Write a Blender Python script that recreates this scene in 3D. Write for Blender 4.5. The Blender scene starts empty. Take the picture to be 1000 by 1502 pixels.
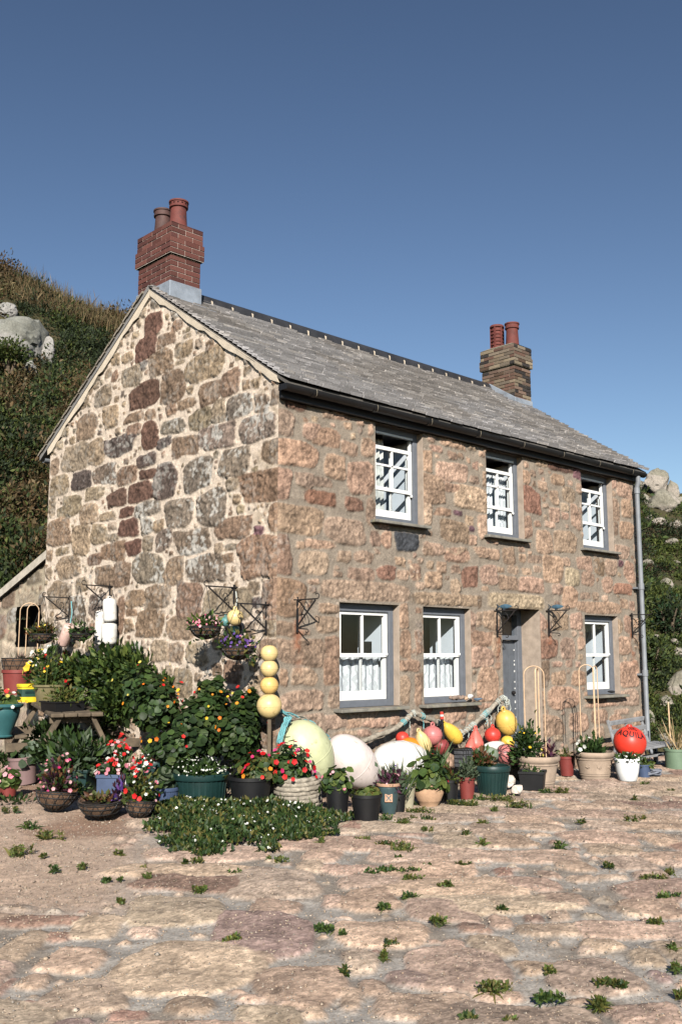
import bpy, bmesh, math, random
import numpy as np
from mathutils import Vector, Matrix
random.seed(7); RNG = np.random.default_rng(11)
SC = bpy.context.scene; COL = SC.collection

# ---------------------------------------------------------------- camera model (measured from the photograph)
PW, PH, FPX = 1000.0, 1502.0, 1423.0
PITCH = math.radians(8.36); BEAR = math.radians(46.2); EYE = 1.65
cF = np.array([math.cos(BEAR), math.sin(BEAR), 0.0]); cR = np.array([math.sin(BEAR), -math.cos(BEAR), 0.0]); cU = np.array([0, 0, 1.0])
CAM = -(9.8*cF - 0.647*cR) + EYE*cU
cW = cF*math.cos(PITCH) + cU*math.sin(PITCH); cV = cU*math.cos(PITCH) - cF*math.sin(PITCH)
def proj(P):
    d = np.asarray(P, float) - CAM; z = d @ cW
    return 500 + FPX*(d @ cR)/z, 751 - FPX*(d @ cV)/z, z
def ray(px, py): return cW*FPX + cR*(px-500) - cV*(py-751)
def on(px, py, ax, v):
    r = ray(px, py); return CAM + r*((v-CAM[ax])/r[ax])
def at_t(px, py, t):
    r = ray(px, py); return CAM + r*(t/(r @ cF))
def st_of(P): d = np.asarray(P, float)-CAM; return d @ cR, d @ cF
def ppm(P): return FPX/proj(P)[2]
def sstep(a, b, x): 
    t = np.clip((x-a)/(b-a), 0, 1); return t*t*(3-2*t)
def GZ(x, y): return 0.25 - 0.10*sstep(-0.5, 4.5, np.asarray(x, float))
def gp(px, py, up=0.0):
    z = 0.2
    for _ in range(6):
        P = on(px, py, 2, z+up); z = float(GZ(P[0], P[1]))
    return P

# ---------------------------------------------------------------- noise
_T = np.random.default_rng(5).random((256, 256))
def vn(x, y):
    ix = np.floor(x).astype(int); iy = np.floor(y).astype(int); fx = x-ix; fy = y-iy
    fx = fx*fx*(3-2*fx); fy = fy*fy*(3-2*fy); a = ix & 255; b = iy & 255; a1 = (a+1) & 255; b1 = (b+1) & 255
    return (_T[a, b]*(1-fx)+_T[a1, b]*fx)*(1-fy)+(_T[a, b1]*(1-fx)+_T[a1, b1]*fx)*fy
def fbm(x, y, s=1.0, o=4, seed=0):
    x = np.asarray(x)*s+seed*17.3; y = np.asarray(y)*s+seed*9.7; r = 0; a = .5; t = 0
    for i in range(o):
        r = r+a*vn(x, y); t += a; x = x*2.03+5.1; y = y*2.01+3.7; a *= .5
    return r/t
def fbm3(P, s, o=3, seed=0):
    return (fbm(P[:, 0]+.7*P[:, 2], P[:, 1]-.4*P[:, 2], s, o, seed)+fbm(P[:, 2]+.3*P[:, 0], P[:, 1]*.8+P[:, 0]*.6, s, o, seed+3))/2

# ---------------------------------------------------------------- tagging
def tag(o, label=None, cat=None, group=None, kind=None):
    if label: o['label'] = label
    if cat: o['category'] = cat
    if group: o['group'] = group
    if kind: o['kind'] = kind
    return o
def thing(name, label, cat, loc=(0, 0, 0), rz=0, group=None):
    o = bpy.data.objects.new(name, None); COL.objects.link(o); o.empty_display_size = .1
    o.location = Vector([float(v) for v in loc]); o.rotation_euler = (0, 0, rz)
    return tag(o, label, cat, group)
def mesh_from(V, F, name, colors=None, smooth=False, sharp=None):
    """V (n,3) array, F list of index lists or (m,k) array"""
    me = bpy.data.meshes.new(name); V = np.asarray(V, np.float32)
    if isinstance(F, np.ndarray):
        tot = F.size; st = np.arange(0, tot, F.shape[1]); ln = F.shape[1]; idx = F.ravel()
        me.vertices.add(len(V)); me.vertices.foreach_set('co', V.ravel())
        me.loops.add(tot); me.loops.foreach_set('vertex_index', idx.astype(np.int32))
        me.polygons.add(len(F)); me.polygons.foreach_set('loop_start', st.astype(np.int32))
        me.update(calc_edges=True); me.validate()
    else:
        me.from_pydata([tuple(map(float, v)) for v in V], [], [tuple(int(i) for i in f) for f in F]); me.update()
    if colors is not None:
        ca = me.color_attributes.new('Col', 'FLOAT_COLOR', 'POINT'); c = np.ones((len(V), 4), np.float32); c[:, :3] = np.asarray(colors, np.float32)[:, :3]
        ca.data.foreach_set('color', c.ravel())
    if smooth or sharp is not None:
        me.polygons.foreach_set('use_smooth', np.ones(len(me.polygons), bool))
        if sharp is not None: me.set_sharp_from_angle(angle=math.radians(sharp))
    return me
def link(me, name, mat, parent=None, loc=None):
    o = bpy.data.objects.new(name, me); COL.objects.link(o)
    if mat: me.materials.append(mat)
    if parent: o.parent = parent
    if loc is not None: o.location = Vector([float(v) for v in loc])
    return o
def bevel(o, w=.006, seg=2):
    m = o.modifiers.new('bevel', 'BEVEL'); m.width = w; m.segments = seg; m.limit_method = 'ANGLE'; m.angle_limit = math.radians(40); return o

class M:
    def __init__(s): s.v = []; s.f = []; s.c = []; s.n = 0
    def add(s, V, F, col=(1, 1, 1)):
        V = np.asarray(V, float); s.v.append(V); s.f += [[i+s.n for i in f] for f in F]
        c = np.asarray(col, float); s.c.append(np.tile(c, (len(V), 1)) if c.ndim == 1 else c); s.n += len(V); return s
    def box(s, x0, x1, y0, y1, z0, z1, col=(1, 1, 1), mat=None):
        V = np.array([(x, y, z) for z in (z0, z1) for y in (y0, y1) for x in (x0, x1)], float)
        if mat is not None: V = V @ np.asarray(mat.to_3x3()).T + np.asarray(mat.to_translation())
        return s.add(V, [(0, 2, 3, 1), (4, 5, 7, 6), (0, 1, 5, 4), (2, 6, 7, 3), (0, 4, 6, 2), (1, 3, 7, 5)], col)
    def bar(s, a, b, w, h, col=(1, 1, 1), up=(0, 0, 1)):
        a = np.asarray(a, float); b = np.asarray(b, float); d = b-a; L = np.linalg.norm(d); d /= L
        u = np.asarray(up, float); r = np.cross(d, u); 
        if np.linalg.norm(r) < 1e-4: r = np.cross(d, (1, 0, 0))
        r /= np.linalg.norm(r); u = np.cross(r, d)
        V = [p+r*w/2*i+u*h/2*j for p in (a, b) for i, j in ((-1, -1), (1, -1), (1, 1), (-1, 1))]
        return s.add(V, [(0, 1, 2, 3), (7, 6, 5, 4), (0, 4, 5, 1), (1, 5, 6, 2), (2, 6, 7, 3), (3, 7, 4, 0)], col)
    def lathe(s, prof, seg=24, c=(0, 0, 0), col=(1, 1, 1), sq=0, ang=0.0, sx=1, sy=1):
        V = []; 
        for r, z in prof:
            for k in range(seg):
                a = 2*math.pi*k/seg+ang; ca, sa = math.cos(a), math.sin(a)
                if sq: q = (abs(ca)**sq+abs(sa)**sq)**(1/sq); ca /= q; sa /= q
                V.append((c[0]+r*ca*sx, c[1]+r*sa*sy, c[2]+z))
        F = []
        for j in range(len(prof)-1):
            for k in range(seg):
                k2 = (k+1) % seg; F.append((j*seg+k, j*seg+k2, (j+1)*seg+k2, (j+1)*seg+k))
        if prof[0][0] > 1e-6: F.append(tuple(reversed(range(seg))))
        if prof[-1][0] > 1e-6: F.append(tuple(range((len(prof)-1)*seg, len(prof)*seg)))
        return s.add(V, F, col)
    def tube(s, pts, r, seg=8, col=(1, 1, 1), closed=False, rfun=None):
        P = np.asarray(pts, float); n = len(P); rr = np.full(n, r) if np.isscalar(r) else np.asarray(r, float)
        T = np.gradient(P, axis=0) if not closed else np.roll(P, -1, 0)-np.roll(P, 1, 0)
        T /= np.linalg.norm(T, axis=1)[:, None]+1e-9
        u = np.array([0, 0, 1.0]) if abs(T[0][2]) < .9 else np.array([1.0, 0, 0]); V = []
        u = u-T[0]*(u @ T[0]); u /= np.linalg.norm(u)
        for i in range(n):
            u = u-T[i]*(u @ T[i]); u /= np.linalg.norm(u)+1e-9; w = np.cross(T[i], u)
            for k in range(seg):
                a = 2*math.pi*k/seg; q = rr[i]*(rfun(i, a) if rfun else 1); V.append(P[i]+q*(u*math.cos(a)+w*math.sin(a)))
        F = []
        for i in range(n if closed else n-1):
            j = (i+1) % n
            for k in range(seg):
                k2 = (k+1) % seg; F.append((i*seg+k, i*seg+k2, j*seg+k2, j*seg+k))
        if not closed: F.append(tuple(reversed(range(seg)))); F.append(tuple(range((n-1)*seg, n*seg)))
        return s.add(V, F, col)
    def prism(s, poly, ax, a0, a1, col=(1, 1, 1)):
        """poly: 2-D outline in the two remaining axes, extruded along axis ax"""
        def put(p, a): q = [p[0], p[1]]; q.insert(ax, a); return q
        n = len(poly); V = [put(p, a0) for p in poly]+[put(p, a1) for p in poly]
        F = [tuple(reversed(range(n))), tuple(range(n, 2*n))]+[(i, (i+1) % n, n+(i+1) % n, n+i) for i in range(n)]
        return s.add(V, F, col)
    def build(s, name, mat, parent=None, sharp=None, col=False, loc=None, smooth=False):
        V = np.concatenate(s.v); me = mesh_from(V, s.f, name, np.concatenate(s.c) if col else None, smooth, sharp)
        bm = bmesh.new(); bm.from_mesh(me); bmesh.ops.recalc_face_normals(bm, faces=bm.faces); bm.to_mesh(me); bm.free()
        if sharp is not None:
            me.polygons.foreach_set('use_smooth', np.ones(len(me.polygons), bool)); me.set_sharp_from_angle(angle=math.radians(sharp))
        return link(me, name, mat, parent, loc)
def ico(sub=3):
    bm = bmesh.new(); bmesh.ops.create_icosphere(bm, subdivisions=sub, radius=1); V = np.array([v.co[:] for v in bm.verts]); F = [[v.index for v in f.verts] for f in bm.faces]; bm.free(); return V, F

# ---------------------------------------------------------------- materials
def nm(name):
    m = bpy.data.materials.new(name); m.use_nodes = True; nt = m.node_tree; b = nt.nodes['Principled BSDF']; return m, nt, b
def L(nt, a, b): nt.links.new(a, b)
def noise_node(nt, scale, detail=4, rough=.6, coord='Object'):
    tc = nt.nodes.new('ShaderNodeTexCoord'); n = nt.nodes.new('ShaderNodeTexNoise'); n.inputs['Scale'].default_value = scale; n.inputs['Detail'].default_value = detail; n.inputs['Roughness'].default_value = rough
    L(nt, tc.outputs[coord], n.inputs['Vector']); return n
def ramp(nt, src, stops):
    r = nt.nodes.new('ShaderNodeValToRGB'); e = r.color_ramp.elements
    while len(e) < len(stops): e.new(.5)
    for i, (p, c) in enumerate(stops): e[i].position = p; e[i].color = (*c, 1) if len(c) == 3 else c
    L(nt, src, r.inputs['Fac']); return r
def mixc(nt, mode, fac, a, b):
    n = nt.nodes.new('ShaderNodeMix'); n.data_type = 'RGBA'; n.blend_type = mode
    for sk, v in ((n.inputs[0], fac), (n.inputs[6], a), (n.inputs[7], b)):
        if hasattr(v, 'is_output'): L(nt, v, sk)
        else: sk.default_value = v if not isinstance(v, tuple) else (*v, 1)
    return n.outputs[2]
def bump(nt, b, src, st=.3, dist=.01):
    n = nt.nodes.new('ShaderNodeBump'); n.inputs['Strength'].default_value = st; n.inputs['Distance'].default_value = dist; L(nt, src, n.inputs['Height']); L(nt, n.outputs[0], b.inputs['Normal'])
def mat_plain(name, c, rough=.6, var=.25, scale=9, bmp=.15, bdist=.004, bscale=None, metal=0, dirt=None, spec=.4):
    m, nt, b = nm(name); n = noise_node(nt, scale, 5)
    lo = tuple(x*(1-var) for x in c); hi = tuple(min(1, x*(1+var)) for x in c)
    r = ramp(nt, n.outputs['Fac'], [(.3, lo), (.7, hi)]); out = r.outputs[0]
    if dirt:
        n2 = noise_node(nt, dirt[1], 6, .7); r2 = ramp(nt, n2.outputs['Fac'], [(dirt[2], (0, 0, 0)), (dirt[2]+.14, (1, 1, 1))]); out = mixc(nt, 'MIX', r2.outputs[0], out, dirt[0])
    L(nt, out, b.inputs['Base Color']); b.inputs['Roughness'].default_value = rough; b.inputs['Metallic'].default_value = metal; b.inputs['Specular IOR Level'].default_value = spec
    if bmp: nb = noise_node(nt, bscale or scale*6, 4); bump(nt, b, nb.outputs['Fac'], bmp, bdist)
    return m
def mat_attr(name, rough=.9, fine=60, famp=(.72, 1.25), bmp=.5, bdist=.006, spec=.25, bscale=None):
    m, nt, b = nm(name); a = nt.nodes.new('ShaderNodeAttribute'); a.attribute_name = 'Col'; n = noise_node(nt, fine, 5, .7)
    r = ramp(nt, n.outputs['Fac'], [(.32, (famp[0],)*3), (.68, (famp[1],)*3)])
    L(nt, mixc(nt, 'MULTIPLY', 1.0, a.outputs['Color'], r.outputs[0]), b.inputs['Base Color']); b.inputs['Roughness'].default_value = rough; b.inputs['Specular IOR Level'].default_value = spec
    if bmp: nb = noise_node(nt, bscale or fine*1.3, 4, .7); bump(nt, b, nb.outputs['Fac'], bmp, bdist)
    return m
def mat_leaf(name, trans=.35, rough=.5):
    m, nt, b = nm(name); a = nt.nodes.new('ShaderNodeAttribute'); a.attribute_name = 'Col'; n = noise_node(nt, 25, 3)
    r = ramp(nt, n.outputs['Fac'], [(.3, (.75,)*3), (.7, (1.2,)*3)]); c = mixc(nt, 'MULTIPLY', 1.0, a.outputs['Color'], r.outputs[0])
    L(nt, c, b.inputs['Base Color']); b.inputs['Roughness'].default_value = rough; b.inputs['Specular IOR Level'].default_value = .3
    t = nt.nodes.new('ShaderNodeBsdfTranslucent'); L(nt, mixc(nt, 'MULTIPLY', 1.0, c, (1.0, 1.1, .55)), t.inputs['Color']); mx = nt.nodes.new('ShaderNodeMixShader'); mx.inputs[0].default_value = trans
    L(nt, b.outputs[0], mx.inputs[1]); L(nt, t.outputs[0], mx.inputs[2]); L(nt, mx.outputs[0], nt.nodes['Material Output'].inputs[0]); return m

MAT = {}
MAT['wall'] = mat_attr('granite_rubble', .92, 95, (.62, 1.34), .6, .006)
MAT['ground'] = mat_attr('cobble_ground', .95, 70, (.68, 1.3), .7, .006)
MAT['slate'] = mat_attr('slate', .75, 40, (.75, 1.2), .4, .004, .35)
MAT['brick'] = mat_attr('brick', .9, 60, (.75, 1.2), .4, .003)
MAT['vert'] = mat_attr('tinted', .6, 30, (.85, 1.12), .15, .002)
MAT['rock'] = mat_attr('rock', .95, 14, (.7, 1.25), .6, .03, bscale=22)
MAT['leaf'] = mat_leaf('leaf'); MAT['petal'] = mat_leaf('petal', .25, .6)
MAT['scrub'] = mat_leaf('scrub', .2, .7)
MAT['greypaint'] = mat_plain('grey_paint', (.135, .145, .165), .5, .12, 14, .08)
MAT['white'] = mat_plain('white_paint', (.80, .79, .76), .45, .05, 8, .05)
MAT['black'] = mat_plain('black_paint', (.008, .008, .009), .5, .3, 8, .05)
MAT['iron'] = mat_plain('black_iron', (.016, .014, .014), .55, .4, 20, .2)
MAT['lead'] = mat_plain('lead', (.27, .30, .34), .5, .3, 5, .2, metal=.15)
MAT['pipe'] = mat_plain('pipe_grey', (.20, .21, .225), .45, .15, 6, .1)
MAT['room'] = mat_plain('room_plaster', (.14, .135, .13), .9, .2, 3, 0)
MAT['innerreveal'] = mat_plain('inner_reveal', (.62, .65, .69), .7, .08, 4, .05)
MAT['plaster'] = mat_plain('reveal_render', (.37, .295, .235), .9, .22, 9, .4, .006)
MAT['mortar'] = mat_plain('lime_mortar', (.58, .49, .38), .95, .15, 8, .5, .008)
MAT['sill'] = mat_plain('slate_sill', (.20, .185, .155), .85, .35, 9, .4, dirt=((.30, .28, .17), 6, .55))
MAT['terracotta'] = mat_plain('chimney_terracotta', (.135, .036, .028), .75, .3, 6, .2, dirt=((.05, .03, .03), 4, .6))
MAT['soot'] = mat_plain('sooty_terracotta', (.07, .035, .03), .7, .5, 5, .2)
m, nt, b = nm('window_glass'); MAT['glass'] = m
tr = nt.nodes.new('ShaderNodeBsdfTransparent'); gl = nt.nodes.new('ShaderNodeBsdfGlossy'); gl.inputs['Roughness'].default_value = .02; mx = nt.nodes.new('ShaderNodeMixShader')
lw = nt.nodes.new('ShaderNodeLayerWeight'); lw.inputs[0].default_value = .5; rr = ramp(nt, lw.outputs['Facing'], [(0, (.025,)*3), (.5, (.05,)*3), (.85, (.25,)*3), (1, (.8,)*3)])
tr.inputs[0].default_value = (.95, .97, .98, 1); L(nt, rr.outputs[0], mx.inputs[0]); L(nt, tr.outputs[0], mx.inputs[1]); L(nt, gl.outputs[0], mx.inputs[2]); L(nt, mx.outputs[0], nt.nodes['Material Output'].inputs[0])
m, nt, b = nm('lace'); MAT['lace'] = m
tc = nt.nodes.new('ShaderNodeTexCoord'); vo = nt.nodes.new('ShaderNodeTexVoronoi'); vo.inputs['Scale'].default_value = 22; vo.feature = 'SMOOTH_F1'; L(nt, tc.outputs['Object'], vo.inputs['Vector'])
wv = nt.nodes.new('ShaderNodeTexWave'); wv.inputs['Scale'].default_value = 4; wv.inputs['Distortion'].default_value = 9; wv.inputs['Detail Scale'].default_value = 1.5; L(nt, tc.outputs['Object'], wv.inputs['Vector'])
r1 = ramp(nt, wv.outputs['Fac'], [(.4, (.5,)*3), (.7, (.97,)*3)]); b.inputs['Base Color'].default_value = (.8, .8, .8, 1); b.inputs['Roughness'].default_value = .9
tr = nt.nodes.new('ShaderNodeBsdfTransparent'); mx = nt.nodes.new('ShaderNodeMixShader'); L(nt, r1.outputs[0], mx.inputs[0]); L(nt, tr.outputs[0], mx.inputs[1]); L(nt, b.outputs[0], mx.inputs[2]); L(nt, mx.outputs[0], nt.nodes['Material Output'].inputs[0])
MAT['curtain'] = mat_plain('curtain_cloth', (.55, .54, .50), .9, .3, 12, .1)

# ---------------------------------------------------------------- stone fields
PAL = {'b': (.19, .128, .088), 'd': (.105, .06, .044), 't': (.235, .175, .12), 'g': (.165, .13, .10), 'k': (.085, .064, .055),
       'p': (.285, .192, .137), 'r': (.205, .115, .08), 'L': (.34, .255, .18), 'K': (.045, .045, .05), 'u': (.14, .075, .085), 'w': (.34, .238, .17)}
class Field:
    def __init__(s, U, V, seed):
        s.U, s.V = U, V; s.sd = np.full((len(V), len(U)), -.14, np.float32); s.id = np.full((len(V), len(U)), -1, np.int32); s.st = []; s.rg = np.random.default_rng(seed)
    def put(s, u, v, hw, hh, code, n=None, cuts=True, rough=.09):
        rg = s.rg; m = .15
        i0, i1 = np.searchsorted(s.U, (u-hw-m, u+hw+m)); j0, j1 = np.searchsorted(s.V, (v-hh-m, v+hh+m))
        if i1-i0 < 2 or j1-j0 < 2: return
        X, Y = np.meshgrid(s.U[i0:i1]-u, s.V[j0:j1]-v); P0, Q0 = X, Y; sc = min(hw, hh)
        wx = (fbm(X+u, Y+v, .55/sc, 2, len(s.st) % 89)-.5)*sc*rough*5; wy = (fbm(X+u+7.7, Y+v-3.1, .55/sc, 2, len(s.st) % 83)-.5)*sc*rough*5
        P = (X+wx)/hw; Q = (Y+wy)/hh; e = n or rg.uniform(9, 16); acc = 0
        for k in range(4): t = k*math.pi/2+rg.normal(0, .10 if cuts else .01); acc = acc+np.maximum((P*math.cos(t)+Q*math.sin(t))/(rg.uniform(.93, 1.05) if cuts else 1), 1e-3)**e
        if cuts:
            for k in range(4):
                if rg.random() < .8: t = math.pi/4+k*math.pi/2+rg.normal(0, .22); acc = acc+np.maximum((P*math.cos(t)+Q*math.sin(t))/rg.uniform(1.0, 1.36), 1e-3)**e
        rho = acc**(1/e); rho = rho+(fbm(X+u, Y+v, 55, 2, 5)-.5)*.012/sc*(rough/.09)
        D = (1-rho)*sc; sub = s.sd[j0:j1, i0:i1]; w = D > sub; sub[w] = D[w]; s.id[j0:j1, i0:i1][w & (D > -.02)] = len(s.st)
        s.st.append((code, rg.random(), rg.random(), rg.random()))
    def fill(s, rmax, rmin, gap, N, codes, region=None, asp=(1, 1.5)):
        rg = s.rg; R = np.sort(rmin+(rmax-rmin)*rg.random(N)**2.2)[::-1]
        us = rg.uniform(s.U[0], s.U[-1], N); vs = rg.uniform(s.V[0], s.V[-1], N)
        iu = np.searchsorted(s.U, us).clip(0, len(s.U)-1); iv = np.searchsorted(s.V, vs).clip(0, len(s.V)-1)
        for k in range(N):
            r = R[k]
            if s.sd[iv[k], iu[k]] > -min(r+gap, .138): continue
            if region is not None and not region(us[k], vs[k]): continue
            q = rg.uniform(*asp)**.5; s.put(us[k], vs[k], r*q, r/q, codes[rg.integers(len(codes))], rough=.12)
def lines(brk, step):
    o = [brk[0]]
    for a, b in zip(brk[:-1], brk[1:]):
        n = max(1, int(round((b-a)/step))); o += list(np.linspace(a, b, n+1)[1:])
    return np.array(o)
def colors_of(fd, U2, V2, mort, mvar, speck=.35, seed=0, soft=.007, grain=.22, uni=0):
    mask = sstep(-soft, soft, fd.sd); n1 = fbm(U2, V2, 9, 4, seed+1); n2 = fbm(U2, V2, 40, 3, seed+2); n3 = fbm(U2, V2, 3, 3, seed+3)
    mc = np.array(mort)[None, None, :]*(1+mvar*(n1[..., None]-.5)*2+.25*(n2[..., None]-.5))
    pal = np.array([np.array(PAL[c])*(.84+.34*a)*np.array([1+.12*(b-.5), 1, 1+.10*(d-.5)]) for c, a, b, d in fd.st]+[np.zeros(3)])
    if uni: pal = pal*(1-uni)+pal[:-1].mean(0)*uni
    gr = (np.random.default_rng(seed).random(U2.shape)-.5)*2*grain; mc = mc*(1+.5*gr[..., None])
    sc = pal[fd.id]*(1+gr[..., None]); sc = sc*(1+speck*(n2[..., None]-.5)*2+.5*(n1[..., None]-.5)*2)
    lich = np.array([(0.8 if c == 'g' else .4 if c == 'k' else .25 if c in 'bt' else .0) for c, *_ in fd.st]+[0])[fd.id]
    lm = lich*sstep(.56, .66, fbm(U2, V2, 28, 4, seed+5)*.55+.5*fbm(U2, V2, 5, 3, seed+6))
    sc = sc*(1-lm[..., None])+np.array((.42, .395, .355))*lm[..., None]
    return np.clip(mc*(1-mask[..., None])+sc*mask[..., None], .01, .95), mask, n1, n2, n3
# ================================================================ THE COTTAGE
HL, HW, RZ, RS, RY = 7.15, 4.96, 6.19, .655, 2.48
def roofz(y): return RZ-RS*abs(y-RY)
cottage = thing('stone_cottage', 'two storey granite rubble cottage with slate roof and white sash windows', 'cottage')
OPEN = {'W1': (.876, 1.806, 1.085, 2.205), 'W2': (2.216, 3.087, 1.085, 2.205), 'W4': (5.63, 6.51, 1.085, 2.205),
        'U1': (1.434, 2.25, 3.145, 4.27), 'U2': (3.464, 4.255, 3.145, 4.27), 'U3': (5.665, 6.50, 3.145, 4.27), 'D': (3.716, 4.55, 0.0, 2.24)}
# --- stones traced from the photograph: (scale, x origin, y origin, "code x0 y0 x1 y1; ...")
G1 = (2.7027, 60, 560, "d350 5 467 108;b628 0 712 92;g740 50 838 150;g850 48 905 125;t682 70 733 162;t590 105 675 195;t545 65 610 110;b145 128 225 237;t250 95 312 185;t218 20 280 98;b335 120 405 165;b415 108 455 152;b497 88 537 135;b345 165 400 215;d402 155 463 272;g480 145 575 210;g795 130 930 235;g630 163 767 272;k465 218 520 265;b525 212 627 295;k257 212 368 298;t92 245 197 355;t190 230 255 335;b880 215 1000 325;k385 282 460 338;d395 345 460 387;b307 332 384 410;t45 300 75 365;t40 368 115 452;k128 352 200 435;g213 325 300 405;k455 318 545 460;g570 305 680 440;g710 262 825 378;b805 340 995 480;t182 418 250 470;d350 398 445 482;d268 432 340 498;t735 378 795 432;t35 455 60 540;t88 445 160 530;t162 487 230 565;t65 500 98 540;g502 452 608 570;g380 472 478 535;d315 495 370 540;t238 515 295 552;g625 430 733 572;t760 440 795 485;b905 470 998 590;b690 535 838 630;d310 545 388 618;g400 540 448 605;t450 550 490 600;t270 558 303 588;t262 600 310 632;b30 545 118 645;t128 572 200 682;t203 565 265 645;u850 567 888 610;g535 580 670 682;g458 585 520 668;d340 625 402 690;t405 612 440 675;b240 640 335 708;b190 680 240 727;t65 655 112 690;t72 690 157 778;t690 642 728 682;t735 640 780 668;b718 680 765 718;b785 605 995 772;g577 685 727 795;t490 700 567 812;g368 685 485 805;b297 715 357 810;b218 725 297 815;t142 775 190 835;t30 800 120 900;b883 775 1000 932;b343 822 415 897;b420 812 517 905;b543 805 640 945;t650 820 830 945;t820 792 870 845;k840 855 882 895;g100 850 175 960;g195 840 260 940;b300 850 335 1000;b340 900 385 930;b338 940 372 992;b385 905 487 1015;t500 930 612 1025;t510 1030 570 1110;t580 1040 660 1120;t440 1020 510 1110;t680 1000 740 1060;t880 945 1000 1010;b870 1020 1000 1100")
G2 = (3.3333, 180, 270, "d115 625 200 738;d68 738 167 860;b178 722 265 800;b130 808 250 945;t262 765 340 850;t310 812 488 965;b245 668 295 722;t300 725 340 755;b358 755 395 805;b408 765 450 830;b485 905 578 1035;b188 905 305 1070;t0 880 95 992;t260 860 300 888;k85 865 125 912;t5 825 55 875;t590 955 625 1010;t630 950 675 1000;b725 1000 775 1080;t320 985 350 1030;t50 720 85 755")
F1 = (3.3333, 400, 560, "p0 135 105 260;p150 205 235 290;p195 225 322 320;p240 130 310 185;p300 130 375 190;d60 80 165 138;p5 285 207 425;p250 360 358 478;p368 390 495 550;p335 290 412 360;p435 275 490 370;p410 188 445 215;p465 210 490 262;r165 530 302 605;r352 567 435 637;p110 445 195 515;p190 465 285 515;p460 570 500 700;p0 590 237 745;p262 660 450 795;p472 730 525 805;p530 735 575 805;K595 735 700 825;b0 750 85 945;p172 775 300 812;w130 835 265 945;p315 830 382 885;p395 825 490 890;b310 925 340 955;p370 910 495 970;r508 898 592 970;p608 922 660 970;b670 895 720 970;p740 790 835 850;p848 810 950 880;w722 600 780 700;p820 675 955 780;p725 455 830 595;p720 335 775 435;p795 615 870 655;u885 630 925 655;w940 655 978 700;w805 395 945 490;p840 495 880 540;p880 505 915 540;p770 310 825 345;p820 280 935 325;p855 340 900 380;p0 420 85 570")
F2 = (4.1667, 400, 740, "b0 470 200 685;p0 720 135 800;p40 820 302 985;p320 810 408 935;p310 940 408 1105;w120 1000 265 1105;p55 1140 298 1265;p340 1120 410 1245;p310 1285 450 1365;p450 1310 540 1365;p550 1310 700 1365;p715 1290 770 1345;p380 1380 510 1417;p515 1375 595 1417;p640 1380 700 1410;L330 470 825 588;p285 605 408 670;p260 685 408 780;p772 615 825 750;p775 770 840 930;p770 950 895 1020;p775 1055 835 1215;p865 1040 910 1230;b870 770 912 910;b870 630 905 665;b875 715 905 750;w885 480 925 520;p935 410 1000 510;p760 405 830 455;w840 370 900 460;w200 215 372 270;p145 225 195 270;w210 460 285 485;b225 505 265 535;p170 770 225 795;p40 1010 90 1110;p370 410 420 440;p920 235 1000 315")
F3 = (5.0, 600, 620, "p505 210 552 255;p440 385 505 450;t430 165 485 205;b355 220 395 265;w340 470 568 640;p535 360 565 475;w500 670 570 840;p440 825 495 900;u435 755 475 800;p270 915 435 1030;p490 915 655 1000;p685 920 775 1040;p520 1040 645 1190;r390 1060 495 1210;p660 1120 785 1225;w805 960 850 1025;p115 1090 235 1210;p10 1045 80 1155;p195 1015 265 1100;p305 1045 375 1105;w300 1150 380 1245;w50 1170 110 1225;p645 1060 695 1100;w720 1050 795 1110;b495 1265 530 1350;p60 1250 490 1338;L600 1255 975 1372;w530 1205 580 1230")
F4 = (4.762, 740, 640, "p120 240 175 335;r125 360 255 540;p125 560 190 700;w220 660 332 820;p345 655 497 820;p310 375 370 475;p230 310 290 380;p320 265 410 340;w400 355 487 460;w390 470 445 525;p460 480 525 640;p215 165 290 215;d300 180 390 240;d395 220 470 260;u470 225 525 300;p310 500 380 600;p205 590 250 635;w280 595 345 640;p395 530 440 580;p160 830 255 885;w270 830 400 1010;p105 985 265 1090;p195 905 255 950;w120 920 185 970;w20 910 90 955;p390 845 450 905;p505 845 605 935;L420 925 515 1045;p540 955 620 1045;b620 855 690 965;p690 860 780 970;p680 985 745 1090;r760 1025 880 1105;u790 865 825 910;p835 880 900 1020;p800 600 895 715;p810 440 880 575;p785 320 880 430;p725 295 775 365;p725 430 795 585;p755 755 860 850;b760 600 790 690;p530 1090 595 1135;p610 1090 655 1145;w675 1110 720 1150;p400 1060 500 1195;p325 1030 395 1105;p810 1140 860 1200;p870 1150 905 1215;w130 180 160 220;w735 380 765 415")
F5 = (5.0, 760, 840, "w445 213 740 303;p60 290 200 410;p240 290 360 410;p380 290 462 410;p105 430 195 490;r110 500 280 630;p310 475 410 630;p430 470 482 560;p250 650 320 690;p345 640 390 690;b110 650 225 830;w245 725 345 825;p390 720 490 820;p225 850 440 990;b110 865 190 1000;p370 1030 505 1170;p140 1040 330 1190;p530 1000 650 1105;p715 460 815 590;p745 640 875 820;p725 860 875 970;p775 320 820 440;w715 340 760 440;p700 1000 800 1040;p500 945 720 985;w260 1190 320 1240;p540 1130 625 1245;p745 190 800 260")
F6 = (5.776, 640, 780, "p395 665 540 820;p295 850 480 970;p285 985 475 1150;p470 850 540 1045;p340 1170 520 1425;p265 680 325 850;w330 680 380 800;p490 1110 540 1165;p280 1280 325 1360;p320 1450 480 1500")
def traced(T):
    sc, ox, oy, s = T
    for it in s.split(';'):
        x0, y0, x1, y1 = map(float, it[1:].split()); yield it[0], ox+x0/sc, oy+y0/sc, ox+x1/sc, oy+y1/sc
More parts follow.
